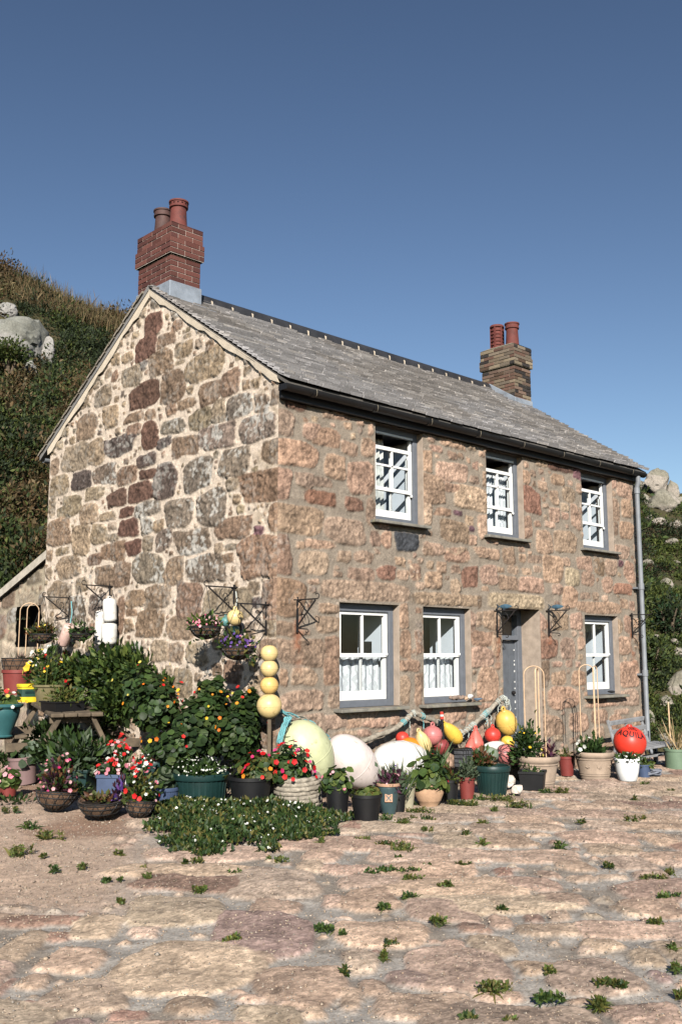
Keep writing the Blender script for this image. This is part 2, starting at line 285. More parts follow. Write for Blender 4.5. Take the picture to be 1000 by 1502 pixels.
def put_wall(fd, T, ax, ui, kx=1.09, ky=1.08):
    for c, x0, y0, x1, y1 in traced(T):
        cx, cy = (x0+x1)/2, (y0+y1)/2; C0 = on(cx, cy, ax, 0); A = on(x0, cy, ax, 0); B = on(x1, cy, ax, 0); T0 = on(cx, y0, ax, 0); B0 = on(cx, y1, ax, 0)
        slant = abs(B[2]-A[2])*.16
        fd.put(C0[ui], C0[2], abs(B[ui]-A[ui])/2*kx, max(.03, (T0[2]-B0[2])/2*ky-slant), c, n=5 if c == 'L' else None, cuts=c != 'L', rough=.05 if c == 'L' else .09)
STEP = .0125
# --- front wall (stones share one sheet with the mortar)
us = lines(sorted({0, HL, *[o[0] for o in OPEN.values()], *[o[1] for o in OPEN.values()]}), STEP); vs = lines([0, 1.085, 2.205, 2.24, 3.145, 4.27, 4.42], STEP)
fd = Field(us, vs, 3)
for T in (F1, F2, F3, F4, F5, F6): put_wall(fd, T, 1, 0)
fd.fill(.2, .05, .012, 5000, 'ppppwpr', lambda u, v: v < 1.2, (1, 2)); fd.fill(.085, .028, .008, 9000, 'ppppwwb', None, (1, 1.8))
U2, V2 = np.meshgrid(us, vs); Cc, mk, n1, n2, n3 = colors_of(fd, U2, V2, (.25, .205, .16), .2, .6, 1)
for bx, bz, ln in ((.27, 1.9, .55), (3.6, 1.88, .5), (4.72, 1.9, .4), (6.88, 1.95, .6)):      # rust runs below the iron brackets
    r = np.exp(-((U2-bx-.02)/.06)**2)*sstep(bz-ln, bz-.1, V2)*sstep(bz+.25, bz+.1, V2)*.75*sstep(.3, .6, n1); Cc = Cc*(1-r[..., None])+np.array((.25, .075, .03))*r[..., None]
edge = sstep(0, .03, us)[None, :]*np.ones_like(U2)
for o in OPEN.values():
    dx = np.maximum(np.maximum(o[0]-U2, U2-o[1]), 0); dz = np.maximum(np.maximum(o[2]-V2, V2-o[3]), 0); edge = np.minimum(edge, .25+.75*sstep(0, .03, np.hypot(dx, dz)))
pid = np.array([a for _, a, _, _ in fd.st]+[0])[fd.id]
rdg = np.abs(fbm(U2, V2, 13, 3, 31)-.5)*2; h = (mk*(.004+.012*pid)+sstep(0, .03, fd.sd)*.006+mk*(n2-.5)*.016+mk*(rdg-.3)*.024+(1-mk)*((n1-.5)*.012+(n2-.5)*.008)+(n3-.5)*.016)*edge
def grid_faces(nu, nv, keep):
    a = np.arange(nu*nv).reshape(nv, nu); q = np.stack([a[:-1, :-1], a[:-1, 1:], a[1:, 1:], a[1:, :-1]], -1)
    return q[keep]
uc = (us[:-1]+us[1:])/2; vc = (vs[:-1]+vs[1:])/2; UC, VC = np.meshgrid(uc, vc); keep = np.ones_like(UC, bool)
for o in OPEN.values(): keep &= ~((UC > o[0]) & (UC < o[1]) & (VC > o[2]) & (VC < o[3]))
P = np.stack([U2, -h, V2], -1).reshape(-1, 3)
link(mesh_from(P, grid_faces(len(us), len(vs), keep), 'front_wall', Cc.reshape(-1, 3), True), 'front_wall', MAT['wall'], cottage)
# --- gable wall
us = lines([0, HW], STEP); vs = lines([0, 6.15], STEP); gd = Field(us, vs, 8)
for T in (G1, G2): put_wall(gd, T, 0, 1, 1.09, 1.08)
gd.fill(.2, .06, .02, 5000, 'bbtt', lambda u, v: v < 1.5, (1, 1.6)); gd.fill(.10, .022, .004, 16000, 'bbttttg', None, (1, 1.6))
U2, V2 = np.meshgrid(us, vs); Cg, mk, n1, n2, n3 = colors_of(gd, U2, V2, (.58, .475, .378), .12, .7, 4)
pid = np.array([a for _, a, _, _ in gd.st]+[0])[gd.id]
wt = sstep(.5, .25, U2)*sstep(.45, .6, n1+.25*(n3-.5)); Cg = Cg*(1-(wt*(1-mk))[..., None])+np.array((.40, .32, .24))*(wt*(1-mk))[..., None]
edge = sstep(0, .03, us)[None, :]*sstep(HW, HW-.03, us)[None, :]
rdg = np.abs(fbm(U2, V2, 11, 3, 33)-.5)*2; h = (mk*(.006+.016*pid)+sstep(0, .03, gd.sd)*.007+mk*(n2-.5)*.02+mk*(rdg-.3)*.034+(1-mk)*((n1-.5)*.02+(n2-.5)*.012+.004)+(n3-.5)*.02)*edge
UC, VC = np.meshgrid((us[:-1]+us[1:])/2, (vs[:-1]+vs[1:])/2)
P = np.stack([-h, U2, V2], -1).reshape(-1, 3)
link(mesh_from(P, grid_faces(len(us), len(vs), VC < RZ-.06-RS*np.abs(UC-RY))[:, ::-1], 'gable_wall', Cg.reshape(-1, 3), True), 'gable_wall', MAT['wall'], cottage)
# --- far gable and back wall, plain backing
b_ = M(); sc_ = np.array((.33, .24, .17))
b_.prism([(.02, 0), (HW, 0), (HW, roofz(HW)-.06), (RY, RZ-.07), (.02, roofz(.02)-.07)], 0, HL-.5, HL, sc_); b_.build('end_wall', MAT['wall'], cottage, col=True)
b_ = M(); b_.box(.02, HL-.51, HW-.5, HW, 0, roofz(HW)-.07, sc_); b_.build('back_wall', MAT['wall'], cottage, col=True)
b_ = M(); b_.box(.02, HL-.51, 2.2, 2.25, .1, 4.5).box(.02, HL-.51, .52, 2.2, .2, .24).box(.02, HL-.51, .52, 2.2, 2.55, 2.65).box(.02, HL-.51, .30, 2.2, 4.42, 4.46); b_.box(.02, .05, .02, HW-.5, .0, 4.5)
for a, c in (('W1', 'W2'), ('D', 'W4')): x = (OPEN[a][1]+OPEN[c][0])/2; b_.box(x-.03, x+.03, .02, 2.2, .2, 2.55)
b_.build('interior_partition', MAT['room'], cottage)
# --- windows
def window(k, upper):
    x0, x1, z0, z1 = OPEN[k]; yf = .09
    f = M(); j = .075; hd = .085 if not upper else .06; bt = .07
    f.box(x0, x0+j, yf, yf+.09, z0, z1).box(x1-j, x1, yf, yf+.09, z0, z1).box(x0+j, x1-j, yf, yf+.09, z1-hd, z1).box(x0+j, x1-j, yf, yf+.09, z0, z0+bt)
    w = bevel(f.build('window', MAT['greypaint'], cottage), .004)
    a0, a1, c0, c1 = x0+j+.002, x1-j-.002, z0+bt+.002, z1-hd-.002; H = c1-c0; st = .052; mid = (a0+a1)/2
    s = M(); y0, y1 = yf+.022, yf+.06; y2, y3 = yf+.044, yf+.082
    if not upper:
        zm = c0+H*.505
        for (p0, p1, q0, q1) in ((y0, y1, zm-.02, c1), (y2, y3, c0, zm+.018)):
            s.box(a0, a0+st, p0, p1, q0, q1).box(a1-st, a1, p0, p1, q0, q1); s.box(mid-.014, mid+.014, p0+.006, p1-.006, q0+.02, q1-.02)
        s.box(a0+st, a1-st, y0, y1, c1-.035, c1).box(a0+st, a1-st, y0-.004, y1, zm-.022, zm+.022).box(a0+st, a1-st, y2, y3, c0, c0+.1)
        rails = []
    else:
        zt = c1-H*.16; zm = c0+H*.33; zb = c0+H*.615        # the upper sash is slid down, leaving a dark gap above it
        s.box(a0, a0+st, y0, y1, zm-.025, zt).box(a1-st, a1, y0, y1, zm-.025, zt).box(a0+st, a1-st, y0, y1, zt-.045, zt).box(a0+st, a1-st, y0-.004, y1, zm-.022, zm+.022)
        s.box(a0+st, a1-st, y0+.006, y1-.006, zb-.013, zb+.013); s.box(mid-.014, mid+.014, y0+.006, y1-.006, zm, zt-.02)
        s.box(a0, a0+st, y2, y3, c0, zt-.1).box(a1-st, a1, y2, y3, c0, zt-.1).box(a0+st, a1-st, y2, y3, c0, c0+.085).box(mid-.014, mid+.014, y2+.006, y3-.006, c0+.06, zt-.12)
        s.box(a1-.022, a1, yf+.03, yf+.07, zt, c1); s.box(a0, a1, yf+.0, yf+.05, c1-.028, c1)
    bevel(s.build('sash', MAT['white'], w), .003)
    g = M(); top = c1 if not upper else zt; g.box(a0+st-.004, a1-st+.004, yf+.05, yf+.054, c0+.05, top-.03); g.build('pane', MAT['glass'], w)
    k2 = M(); k2.lathe([(0, -.0), (.016, .0), (.018, .012), (.008, .02), (0, .022)], 10); o = k2.build('sash_catch', MAT['white'], w, sharp=40); o.location = (a1-.02, y0-.001 if not upper else y0-.001, zm+.01 if not upper else zm+.06-.1); o.rotation_euler = (math.pi/2, 0, 0)
    # outside sill and rendered reveals
    s = M(); d = .13 if not upper else .1; t = .035
    s.box(x0-.09, x1+.03, -d, yf+.08, z0-t-.002, z0-.002); o = bevel(s.build('sill', MAT['sill'], w), .008, 2)
    r = M(); r.box(x1, x1+.05, .004, .2, z0, z1).box(x0-.05, x0, .004, .2, z0, z1).box(x0, x1, .004, yf+.1, z1, z1+.05); bevel(r.build('reveal', MAT['plaster'] if upper else MAT['plaster'], w), .004)
    n = M(); e = .62; n.box(x1-j*.6, x1+.05, .2, e, z0-.02, z1+.03).box(x0-.05, x0+j*.6, .2, e, z0-.02, z1+.03).box(x0+j*.6, x1-j*.6, .185, e, z0-.04, z0+bt*.8).box(x0+j*.6, x1-j*.6, .2, e, z1-hd*.5, z1+.04); n.build('inner_reveal', MAT['innerreveal'], w)
    return w, (a0, a1, c0, c1, mid)
def cloth(name, x0, x1, y, z0, z1, mat, parent, folds, amp=.02, seed=0, gather=None):
    nu, nv = 60, 14; X, Z = np.meshgrid(np.linspace(x0, x1, nu), np.linspace(z0, z1, nv)); T = (X-x0)/(x1-x0)
    Y = y+amp*np.sin(T*folds*6.28+seed+1.2*np.sin(T*5+seed))*(.6+.4*(z1-Z)/(z1-z0))
    if gather: mid_, k = gather; X = mid_+(X-mid_)*(1-k*np.sin(np.pi*np.clip((z1-Z)/(z1-z0), 0, 1))**2)
    Z = Z+.004*np.sin(T*60)*(Z < z0+.03)
    o = link(mesh_from(np.stack([X, Y, Z], -1).reshape(-1, 3), grid_faces(nu, nv, np.ones((nv-1, nu-1), bool)), name, None, True), name, mat, parent)
    sm = o.modifiers.new('thick', 'SOLIDIFY'); sm.thickness = .002; return o
for k in ('W1', 'W2', 'W4', 'U1', 'U2', 'U3'):
    w, (a0, a1, c0, c1, mid) = window(k, k[0] == 'U')
    if k in ('W1', 'W2'): cloth('lace_curtain', a0, a1, .24, c0+.05, c0+.5*(c1-c0), MAT['lace'], w, 7, .015, 1 if k == 'W1' else 2)
    if k == 'W1': q = M(); q.box(a1-.2, a1-.09, .27, .3, c0+.5*(c1-c0)+.03, c0+.5*(c1-c0)+.16); q.build('ornament', MAT['black'], w)
    if k == 'U1': cloth('curtain', a0-.05, mid+.02, .30, c0-.02, c1+.02, MAT['curtain'], w, 5, .03, 3)
    if k == 'U2':
        cloth('net_curtain', a0, mid+.06, .26, c0, c1-.2, MAT['lace'], w, 6, .02, 1); cloth('net_curtain', mid+.08, a1, .26, c0, c1-.2, MAT['lace'], w, 5, .02, 4)
        q = M(); q.lathe([(0, 0), (.05, .01), (.06, .06), (.03, .11), (0, .12)], 14, (a1-.12, .33, c0+.03)); q.build('red_ornament', mat_plain('red_glaze', (.5, .02, .03), .3), w, sharp=40)
# --- door
x0, x1, z0, z1 = OPEN['D']; yd = .30
f = M(); f.box(x0, x0+.09, yd, yd+.1, .1, z1).box(x1-.09, x1, yd, yd+.1, .1, z1).box(x0+.09, x1-.09, yd, yd+.1, z1-.07, z1).box(x0+.09, x1-.09, yd-.015, yd+.1, 1.84, 1.9); f.box(x1-.105, x1-.09, yd+.03, yd+.1, .1, 1.84)
door = bevel(f.build('door', MAT['greypaint'], cottage), .006)
q = M(); n = 5; w_ = (x1-x0-.2)/n
for i in range(n): q.box(x0+.1+i*w_+.004, x0+.1+(i+1)*w_-.004, yd+.055, yd+.09, .16, 1.835)
q.box(x0+.1, x1-.1, yd+.07, yd+.092, .15, 1.837); bevel(q.build('door_leaf', mat_plain('door_paint', (.105, .115, .13), .5, .2, 9, .1), door), .004)
q = M()
for i in range(13): z = .55+i*.095+random.uniform(-.03, .03)+random.uniform(-.01, .01); q.box(x1-.118, x1-.108, yd+.046, yd+.06, z, z+random.uniform(.012, .035))
q.build('chipped_paint', MAT['white'], door)
q = M(); q.box(x0+.09, x1-.09, yd+.05, yd+.056, 1.9, z1-.07); q.build('pane', MAT['glass'], door)
q = M(); q.box(x1, x1+.06, .004, yd+.3, .1, z1).box(x0-.06, x0, .004, yd+.3, .1, z1).box(x0, x1, .004, yd+.3, z1, z1+.06); q.build('reveal', MAT['plaster'], door)
q = M(); q.lathe([(0, 0), (.022, .0), (.026, .02), (.02, .04), (0, .045)], 12); o = q.build('door_knob', MAT['iron'], door, sharp=40); o.location = (x1-.17, yd+.05, 1.15); o.rotation_euler = (math.pi/2, 0, 0)
q = M(); q.box(x0-.05, x1+.05, -.12, yd+.12, .1, .235); bevel(q.build('doorstep', MAT['sill'], door), .01)
# --- roof: courses of small slates
rm = M(); n_c = 31; SL = math.hypot(RY+.21, RS*(RY+.21)); ca = 1/math.hypot(1, RS); sa = RS*ca; rg = np.random.default_rng(4)
X0, X1 = -.055, HL+.05
Lx = Vector((1, 0, 0)); Ls = Vector((0, ca, sa)); Ln = Vector((0, -sa, ca)); O = Vector((0, -.215, roofz(-.215)))
def slope_col(x, s):
    n = fbm(x, s, 1.1, 3, 2); m_ = .4*float(sstep(.40, .66, n+.34*(s/SL-.55))); g = rg.uniform(.78, 1.18)
    c = np.array((.37, .35, .345))*(1-m_)+np.array((.25, .205, .16))*m_
    if rg.random() < .12: c = np.array((.50, .46, .43))
    return c*g
for j in range(n_c):
    s0 = SL*j/n_c; s1 = min(SL, s0+SL/n_c*2.0); x = X0+rg.uniform(-.12, 0)
    cb_ = rg.uniform(.82, 1.18)
    sag = lambda xx: -.02*math.sin(math.pi*min(max((xx-X0)/(X1-X0), 0), 1))
    while x < X1:
        w = rg.uniform(.14, .26); xa, xb = max(x, X0)+.0035, min(x+w, X1)-.0035; x += w
        if xb-xa < .03: continue
        th = rg.uniform(.024, .042); e = rg.uniform(-.012, .012); tl = rg.uniform(-.006, .006); lift = rg.uniform(0, .006); c = slope_col(xa, s0)*cb_
        V = []
        for (s_, hb, ht) in ((s0+e, .020+lift, .020+th+lift), (s1, .0, .010)):
            for xx, tt in ((xa, 0), (xb, tl)):
                for hh in (hb, ht): V.append(O+Lx*xx+Ls*(s_+tt*(s_ < s0+.05))+Ln*(hh+sag(xx)))
        rm.add(V, [(0, 2, 3, 1), (4, 5, 7, 6), (0, 4, 6, 2), (1, 3, 7, 5), (0, 1, 5, 4), (2, 6, 7, 3)], c)
roof = rm.build('roof', MAT['slate'], cottage, col=True)
q = M()
def slab(m_, x0, x1, ya, yb, t0, t1, col=(1, 1, 1)):   # piece lying on the roof plane between two Y values, t below/above the plane
    V = [(x, y, roofz(y)+t) for x in (x0, x1) for (y, t) in ((ya, t0), (yb, t0), (yb, t1), (ya, t1))]
    return m_.add(V, [(0, 1, 2, 3), (7, 6, 5, 4), (0, 4, 5, 1), (1, 5, 6, 2), (2, 6, 7, 3), (3, 7, 4, 0)], col)
slab(q, -.04, HL+.04, -.19, RY, -.055, -.022, (.1, .09, .08)); slab(q, -.05, HL+.04, RY+.0, HW+.22, -.055, .02, (.2, .19, .18)); q.build('back_slope', MAT['slate'], roof, col=True)
q = M(); yy = HW+.22
for j in range(24):                                     # slate ends showing along the back verge
    y = RY+.1+j*(yy-RY-.1)/24; slab(q, -.075, .3, y, y+.125, .0+.012*(j % 2), .03+.012*(j % 2), np.array((.26, .22, .17))*rg.uniform(.7, 1.2))
q.build('verge_slates', MAT['slate'], roof, col=True)
q = M()                                                 # lime fillet under both verges
ys = np.linspace(-.02, RY, 22)
for side in (0, 1):
    V = []
    for y in ys:
        yy_ = y if side == 0 else 2*RY-y; z = roofz(y)-.035; wv_ = .085+.02*math.sin(y*9)+.012*math.sin(y*23)
        V += [(-.042, yy_, z), (-.034, yy_, z-wv_*(1.25 if side else .9)), (.01, yy_, z-wv_*(1.3 if side else .95)), (.01, yy_, z)]
    F = [(4*i+k, 4*i+(k+1) % 4, 4*i+4+(k+1) % 4, 4*i+4+k) for i in range(len(ys)-1) for k in range(4)]+[(0, 1, 2, 3), tuple(range(4*len(ys)-4, 4*len(ys)))]
    q.add(V, F)
q.build('verge_mortar', MAT['mortar'], cottage)
q = M(); xs = np.arange(.5, HL-.45, .335)               # black ridge tiles with pale bedding below
for i, x in enumerate(xs):
    prof = [(RY+.13*math.cos(a), RZ-.06+.155*math.sin(a)) for a in np.linspace(-.1, math.pi+.1, 13)]
    V = [(xx, p[0], p[1]+k) for xx, k in ((x+.006, 0), (x+.329, 0)) for p in prof]; n = len(prof); q.add(V, [(k, k+1, n+k+1, n+k) for k in range(n-1)]+[tuple(range(n)), tuple(range(2*n-1, n-1, -1))])
q.build('ridge_tiles', mat_plain('ridge_black', (.03, .03, .033), .5, .3, 6, .1), roof, sharp=35)
q = M(); slab(q, .45, HL-.55, RY-.122, RY-.10, -.01, .050); 
for i, x in enumerate(xs): slab(q, x-.008, x+.006, RY-.14, RY-.08, .0, .085)
q.build('ridge_bedding', MAT['mortar'], roof)
# --- eaves: fascia, gutter, downpipe
q = M(); q.box(-.02, HL+.04, -.055, -.002-.028, 4.275, 4.425).box(-.02, HL+.04, -.075, -.055, 4.275, 4.30); eav = bevel(q.build('fascia', MAT['black'], cottage), .003)
q = M()
def half_pipe(m_, x0, x1, yc, zc, r, t=.006, seg=12):
    A = np.linspace(math.pi, 2*math.pi, seg); pr = [(yc+r*math.cos(a), zc+r*math.sin(a)) for a in A]+[(yc+(r-t)*math.cos(a), zc+(r-t)*math.sin(a)) for a in A[::-1]]
    m_.prism(pr, 0, x0, x1)
half_pipe(q, -.06, HL+.06, -.137, 4.40, .062)
for x in np.arange(.35, HL, .92): half_pipe(q, x-.03, x+.03, -.137, 4.40, .068, .005)
q.box(-.066, -.058, -.199, -.075, 4.338, 4.40); gut = q.build('gutter', MAT['black'], cottage, sharp=30)
q = M()
for x in np.arange(.35, HL, .92): q.tube([(x+.005*k, -.137+.0655*math.cos(a), 4.40+.0655*math.sin(a)) for k, a in enumerate(np.linspace(math.pi*.98, math.pi*1.35, 6))], .0045, 6)
q.build('gutter_clip', mat_plain('clip_metal', (.35, .3, .22), .4), gut)
q = M(); xp = 7.03; q.tube([(xp, -.137, 4.34), (xp, -.137, 4.25), (xp, -.115, 4.18), (xp, -.11, 4.1), (xp, -.11, .32), (xp, -.15, .24), (xp, -.2, .22)], .036, 14)
for z in (4.12, 2.66, 1.38): q.lathe([(.036, -.045), (.046, -.045), (.046, .045), (.036, .045)], 14, (xp, -.11, z))
dp = q.build('downpipe', MAT['pipe'], cottage, sharp=40)
q = M()
for z in (2.64, 1.36): q.box(xp-.075, xp+.075, -.075, -.0, z-.014, z+.014)
q.build('pipe_bracket', MAT['pipe'], dp)
# --- chimneys
def chimney(x0, x1, y0, y1, zb, zc, zt, ch, cols, mort, jit, label, tops):
    rg = np.random.default_rng(int(x0*10)+3); core = M(); m_ = .006; ov = .034 if x0 < 1 else .03
    core.box(x0+m_, x1-m_, y0+m_, y1-m_, zb-.6, zc+.0, mort).box(x0-ov+m_+.0, x1+ov-m_, y0-ov+m_, y1+ov-m_, zc-.004, zc+3*ch-.004, mort).box(x0-.018+m_, x1+.018-m_, y0-.018+m_, y1+.018-m_, zc+3*ch-.008, zt, mort)
    zz = zt; core.lathe([(.72, 0), (.5, .045), (0, .05)], 4, ((x0+x1)/2, (y0+y1)/2, zz-.002), mort, ang=math.pi/4, sx=(x1-x0+.03), sy=(y1-y0+.03))
    ch_o = core.build('chimney', MAT['brick'], cottage, col=True); br = M(); j = .007
    def course(a0, a1, b0, b1, z, h, odd):
        for (p0, p1, ax, q, sg) in ((a0, a1, 0, b0, -1), (a0, a1, 0, b1, 1), (b0, b1, 1, a0, -1), (b0, b1, 1, a1, 1)):
            full = (odd == (ax == 0)); t = p0; first = True
            while t < p1-.01:
                L_ = .215 if not first else (.215 if full else .105); e = min(t+L_, p1)
                if p1-e < .05: e = p1
                c = np.array(cols[rg.integers(len(cols))])*rg.uniform(.75, 1.25); d = rg.uniform(0, jit); g0 = t if t == p0 else t+j/2; g1 = e if e >= p1-1e-6 else e-j/2
                lo, hi = (q-d if sg < 0 else q-.03), (q+.03 if sg < 0 else q+d)
                if ax == 0: br.box(g0, g1, lo, hi, z+j/2, z+h-j/2, c)
                else: br.box(lo, hi, g0+.0015, g1-.0015, z+j/2+.0006, z+h-j/2-.0006, c)
                t = e; first = False
    z = zb; k = 0
    while z < zc-ch*.5: course(x0, x1, y0, y1, z, ch, k % 2 == 0); z += ch; k += 1
    for i in range(3): course(x0-ov, x1+ov, y0-ov, y1+ov, zc+i*ch, ch, i % 2 == 0)
    z = zc+3*ch; i = 0
    while z < zt-.02: course(x0-.018, x1+.018, y0-.018, y1+.018, z, ch, i % 2); z += ch; i += 1
    o = br.build('brickwork', MAT['brick'], ch_o, col=True); bevel(o, .003, 1); return ch_o
cA = chimney(.002, .44, 2.07, 2.80, 6.165, 6.52, 6.92, .0685, [(.105, .04, .032), (.12, .048, .038), (.085, .034, .029)], (.50, .42, .36), .003, '', None)
cB = chimney(6.74, 7.20, 1.88, 2.56, 5.72, 6.50, 6.86, .058, [(.10, .065, .045), (.19, .145, .10), (.22, .175, .12), (.035, .03, .028), (.13, .075, .055), (.17, .135, .10), (.15, .10, .075)], (.24, .205, .15), .007, '', None)
q = M(); q.prism([(2.05, 5.86), (RY, 6.06), (2.82, 5.93), (2.82, 6.168), (2.05, 6.168)], 0, -.016, .458); bevel(q.build('flashing', MAT['lead'], cA), .008)
q = M(); slab(q, -.03, .6, 1.90, 2.05, .03, .046); q.build('flashing', MAT['lead'], cA)
q = M(); q.prism([(1.86, 5.66), (2.2, 5.83), (2.58, 6.0), (2.58, 6.2), (2.40, 6.26), (1.86, 5.92)], 0, 6.725, 7.215); slab(q, 6.62, 7.2, 1.70, 1.87, .03, .046); bevel(q.build('flashing', MAT['lead'], cB), .006)
def pot(ch, x, y, z, h, r, kind, mat):
    q = M(); pr = [(r*1.02, 0), (r*1.0, h*.1), (r*.9, h*.6), (r*.88, h*.74), (r*1.06, h*.77), (r*1.08, h*.82), (r*1.0, h*.84), (r*1.02, h*.93), (r*1.12, h*.95), (r*1.12, h), (r*.85, h), (r*.8, h*.4), (0, h*.4)]
    if kind == 2:
        pr = [(r, 0)]
        for i in range(6): z0 = h*(.06+.14*i); pr += [(r, z0), (r*1.03, z0+.012), (r*.86, z0+.03), (r*.86, z0+.055)]
        pr += [(r, h*.9), (r*1.1, h*.92), (r*1.1, h*.96), (r, h), (r*.7, h), (0, h*.98)]
    q.lathe(pr, 24, (x, y, z)); o = q.build('chimney_pot', mat, ch, sharp=35)
    if kind == 1:
        q = M()
        for k in range(14): a = k*6.283/14; c = np.array((x+r*1.02*math.cos(a), y+r*1.02*math.sin(a), z+h*.885)); q.lathe([(0, -.012), (.011, 0), (0, .012)], 6, c)
        q.build('vent_hole', MAT['black'], o)
    if kind == 2:
        q = M()
        for k in range(6): a = k*6.283/6+.3; q.bar((x+r*.95*math.cos(a), y+r*.95*math.sin(a), z+.02), (x+r*.95*math.cos(a), y+r*.95*math.sin(a), z+h*.92), .025, .022)
        q.build('rib', mat, o)
pot(cA, .23, 2.27, 6.95, .37, .112, 1, MAT['terracotta']); pot(cA, .23, 2.62, 6.95, .37, .112, 0, MAT['soot'])
pot(cB, 6.98, 2.08, 6.89, .42, .115, 0, MAT['terracotta']); pot(cB, 6.98, 2.40, 6.89, .46, .115, 2, MAT['terracotta'])

# ================================================================ GROUND
tl = [3.3]
while tl[-1] < 16.5: tl.append(tl[-1]+max(.014, .0034*tl[-1]))
ts = np.array([-300, -80, -25, -8, -2, 1, 2.4]+tl+[18, 22, 30, 60, 140, 400.]); ss = np.concatenate([[-400, -120, -40, -16, -9], np.arange(-6, 7.2, .0165), [10, 17, 40, 120, 400]])
kd = Field(ss[5:-5], ts[7:-6], 21)
GR1 = (2.0, 0, 1160, "w690 225 945 305;w395 300 685 390;w730 310 880 352;u620 350 925 475;w340 420 735 590;p130 450 300 520;p0 400 120 495;w740 500 1000 620;p120 540 390 640;r320 628 430 665;w690 620 900 684;u150 655 265 700;w200 360 360 420;w380 390 470 418;r55 605 110 625;p60 525 150 570;r0 535 30 600;w885 160 1000 205;w870 195 960 230;p720 450 805 495;p800 600 845 625;w890 620 955 655;p690 590 760 610;w480 600 620 650;p0 630 65 700;w945 295 1000 335;r130 405 210 435")
GR2 = (2.0, 500, 1140, "w0 320 170 390;p190 340 415 410;w0 415 270 495;p430 395 505 435;r335 418 430 452;p215 495 500 610;p295 470 365 505;p370 460 500 520;w510 535 630 575;p515 420 700 458;p440 290 640 320;r445 262 505 282;r530 395 590 415;u140 555 310 605;w0 500 105 560;p620 530 870 620;p845 500 940 545;u910 558 975 590;p690 570 790 600;w100 620 370 700;p790 650 1000 740;w0 280 200 320;w60 195 280 250;p240 210 330 245;p265 155 400 205;p370 130 470 170;p430 160 570 200;w470 108 610 130;w640 70 755 95;p760 65 870 90;w720 122 830 150;p640 155 860 190;p710 190 880 225;p815 345 1000 400;p850 270 960 300;p560 330 720 370;p700 470 830 500;p690 490 740 508;p800 370 900 400;p0 600 60 670;p580 650 760 740;w940 430 1000 465;r880 408 920 425;r0 125 80 155;p880 160 1000 200;w930 225 1000 255;p860 105 1000 130;p50 580 140 630;w600 385 670 410;p380 610 540 640;p760 230 900 262;p640 235 740 270;p560 270 640 290")
for T in (GR1, GR2):
    for c, x0, y0, x1, y1 in traced(T):
        cx, cy = (x0+x1)/2, (y0+y1)/2; s0, t0 = st_of(gp(x0, cy)); s1, _ = st_of(gp(x1, cy)); _, ta = st_of(gp(cx, y1)); _, tb = st_of(gp(cx, y0)); sc_, tc_ = st_of(gp(cx, cy))
        kd.put(sc_, (ta+tb)/2, abs(s1-s0)/2*1.03, abs(tb-ta)/2*1.03, c, n=7, rough=.13)
def gravel_zone(s, t):      # 1 = trodden gravel (left), 0 = cobbles
    return sstep(-1.25, -1.95, s+.18*(t-8)+.5*(fbm(s, t, .9, 3, 5)-.5))*sstep(5.3, 5.9, t+.7*(fbm(s, t, .8, 2, 9)-.5))
kd.fill(.36, .09, .008, 16000, 'wwwpppr', lambda s, t: gravel_zone(s, t) < .3, (1.2, 2.6)); kd.fill(.08, .02, .006, 12000, 'wpprt', lambda s, t: gravel_zone(s, t) < .8, (1, 1.8))
S2, T2 = np.meshgrid(ss, ts); full = np.full(S2.shape, -.14); full[7:-6, 5:-5] = kd.sd; kid = np.full(S2.shape, -1); kid[7:-6, 5:-5] = kd.id
class _F: pass
ff = _F(); ff.sd, ff.id, ff.st = full, kid, kd.st
for k_, v_ in (('w', (.50, .365, .265)), ('p', (.43, .308, .225)), ('r', (.30, .185, .14)), ('u', (.27, .19, .16)), ('t', (.35, .27, .2))): PAL[k_] = v_
Ck, mk, n1, n2, n3 = colors_of(ff, S2, T2, (.365, .325, .28), .3, .42, 6, .009, .34, .1)
soil_ = ((1-mk)*sstep(.50, .62, fbm(S2, T2, 3.5, 3, 41)))[..., None]*.5; Ck = Ck*(1-soil_)+np.array((.17, .125, .085))*soil_
gz = gravel_zone(S2, T2)*(1-mk); dirt = np.array((.45, .325, .24))*(1+.5*(n2-.5)+.35*(n1-.5))[..., None]; brown = sstep(.45, .62, fbm(S2, T2, .55, 3, 13)); dirt = dirt*(1-.42*brown[..., None]*np.array((.8, 1, 1.1)))
Ck = Ck*(1-gz[..., None])+dirt*gz[..., None]
Pxy = CAM[None, None, :2]+S2[..., None]*cR[:2]+T2[..., None]*cF[:2]
near = sstep(60, 20, np.hypot(S2, T2-8))
hz_ = (sstep(-.012, .022, full)*.021+sstep(.02, .2, full)*.008+mk*(n1-.5)*.006+(n2-.5)*.008+(n3-.5)*.035+gz*(n2-.5)*.012)
Zg = GZ(Pxy[..., 0], Pxy[..., 1])+(hz_-.025)*near
P = np.stack([Pxy[..., 0], Pxy[..., 1], Zg], -1).reshape(-1, 3)
ground = link(mesh_from(P, grid_faces(len(ss), len(ts), np.ones((len(ts)-1, len(ss)-1), bool)), 'ground', Ck.reshape(-1, 3), True), 'ground', MAT['ground']); tag(ground, kind='structure')

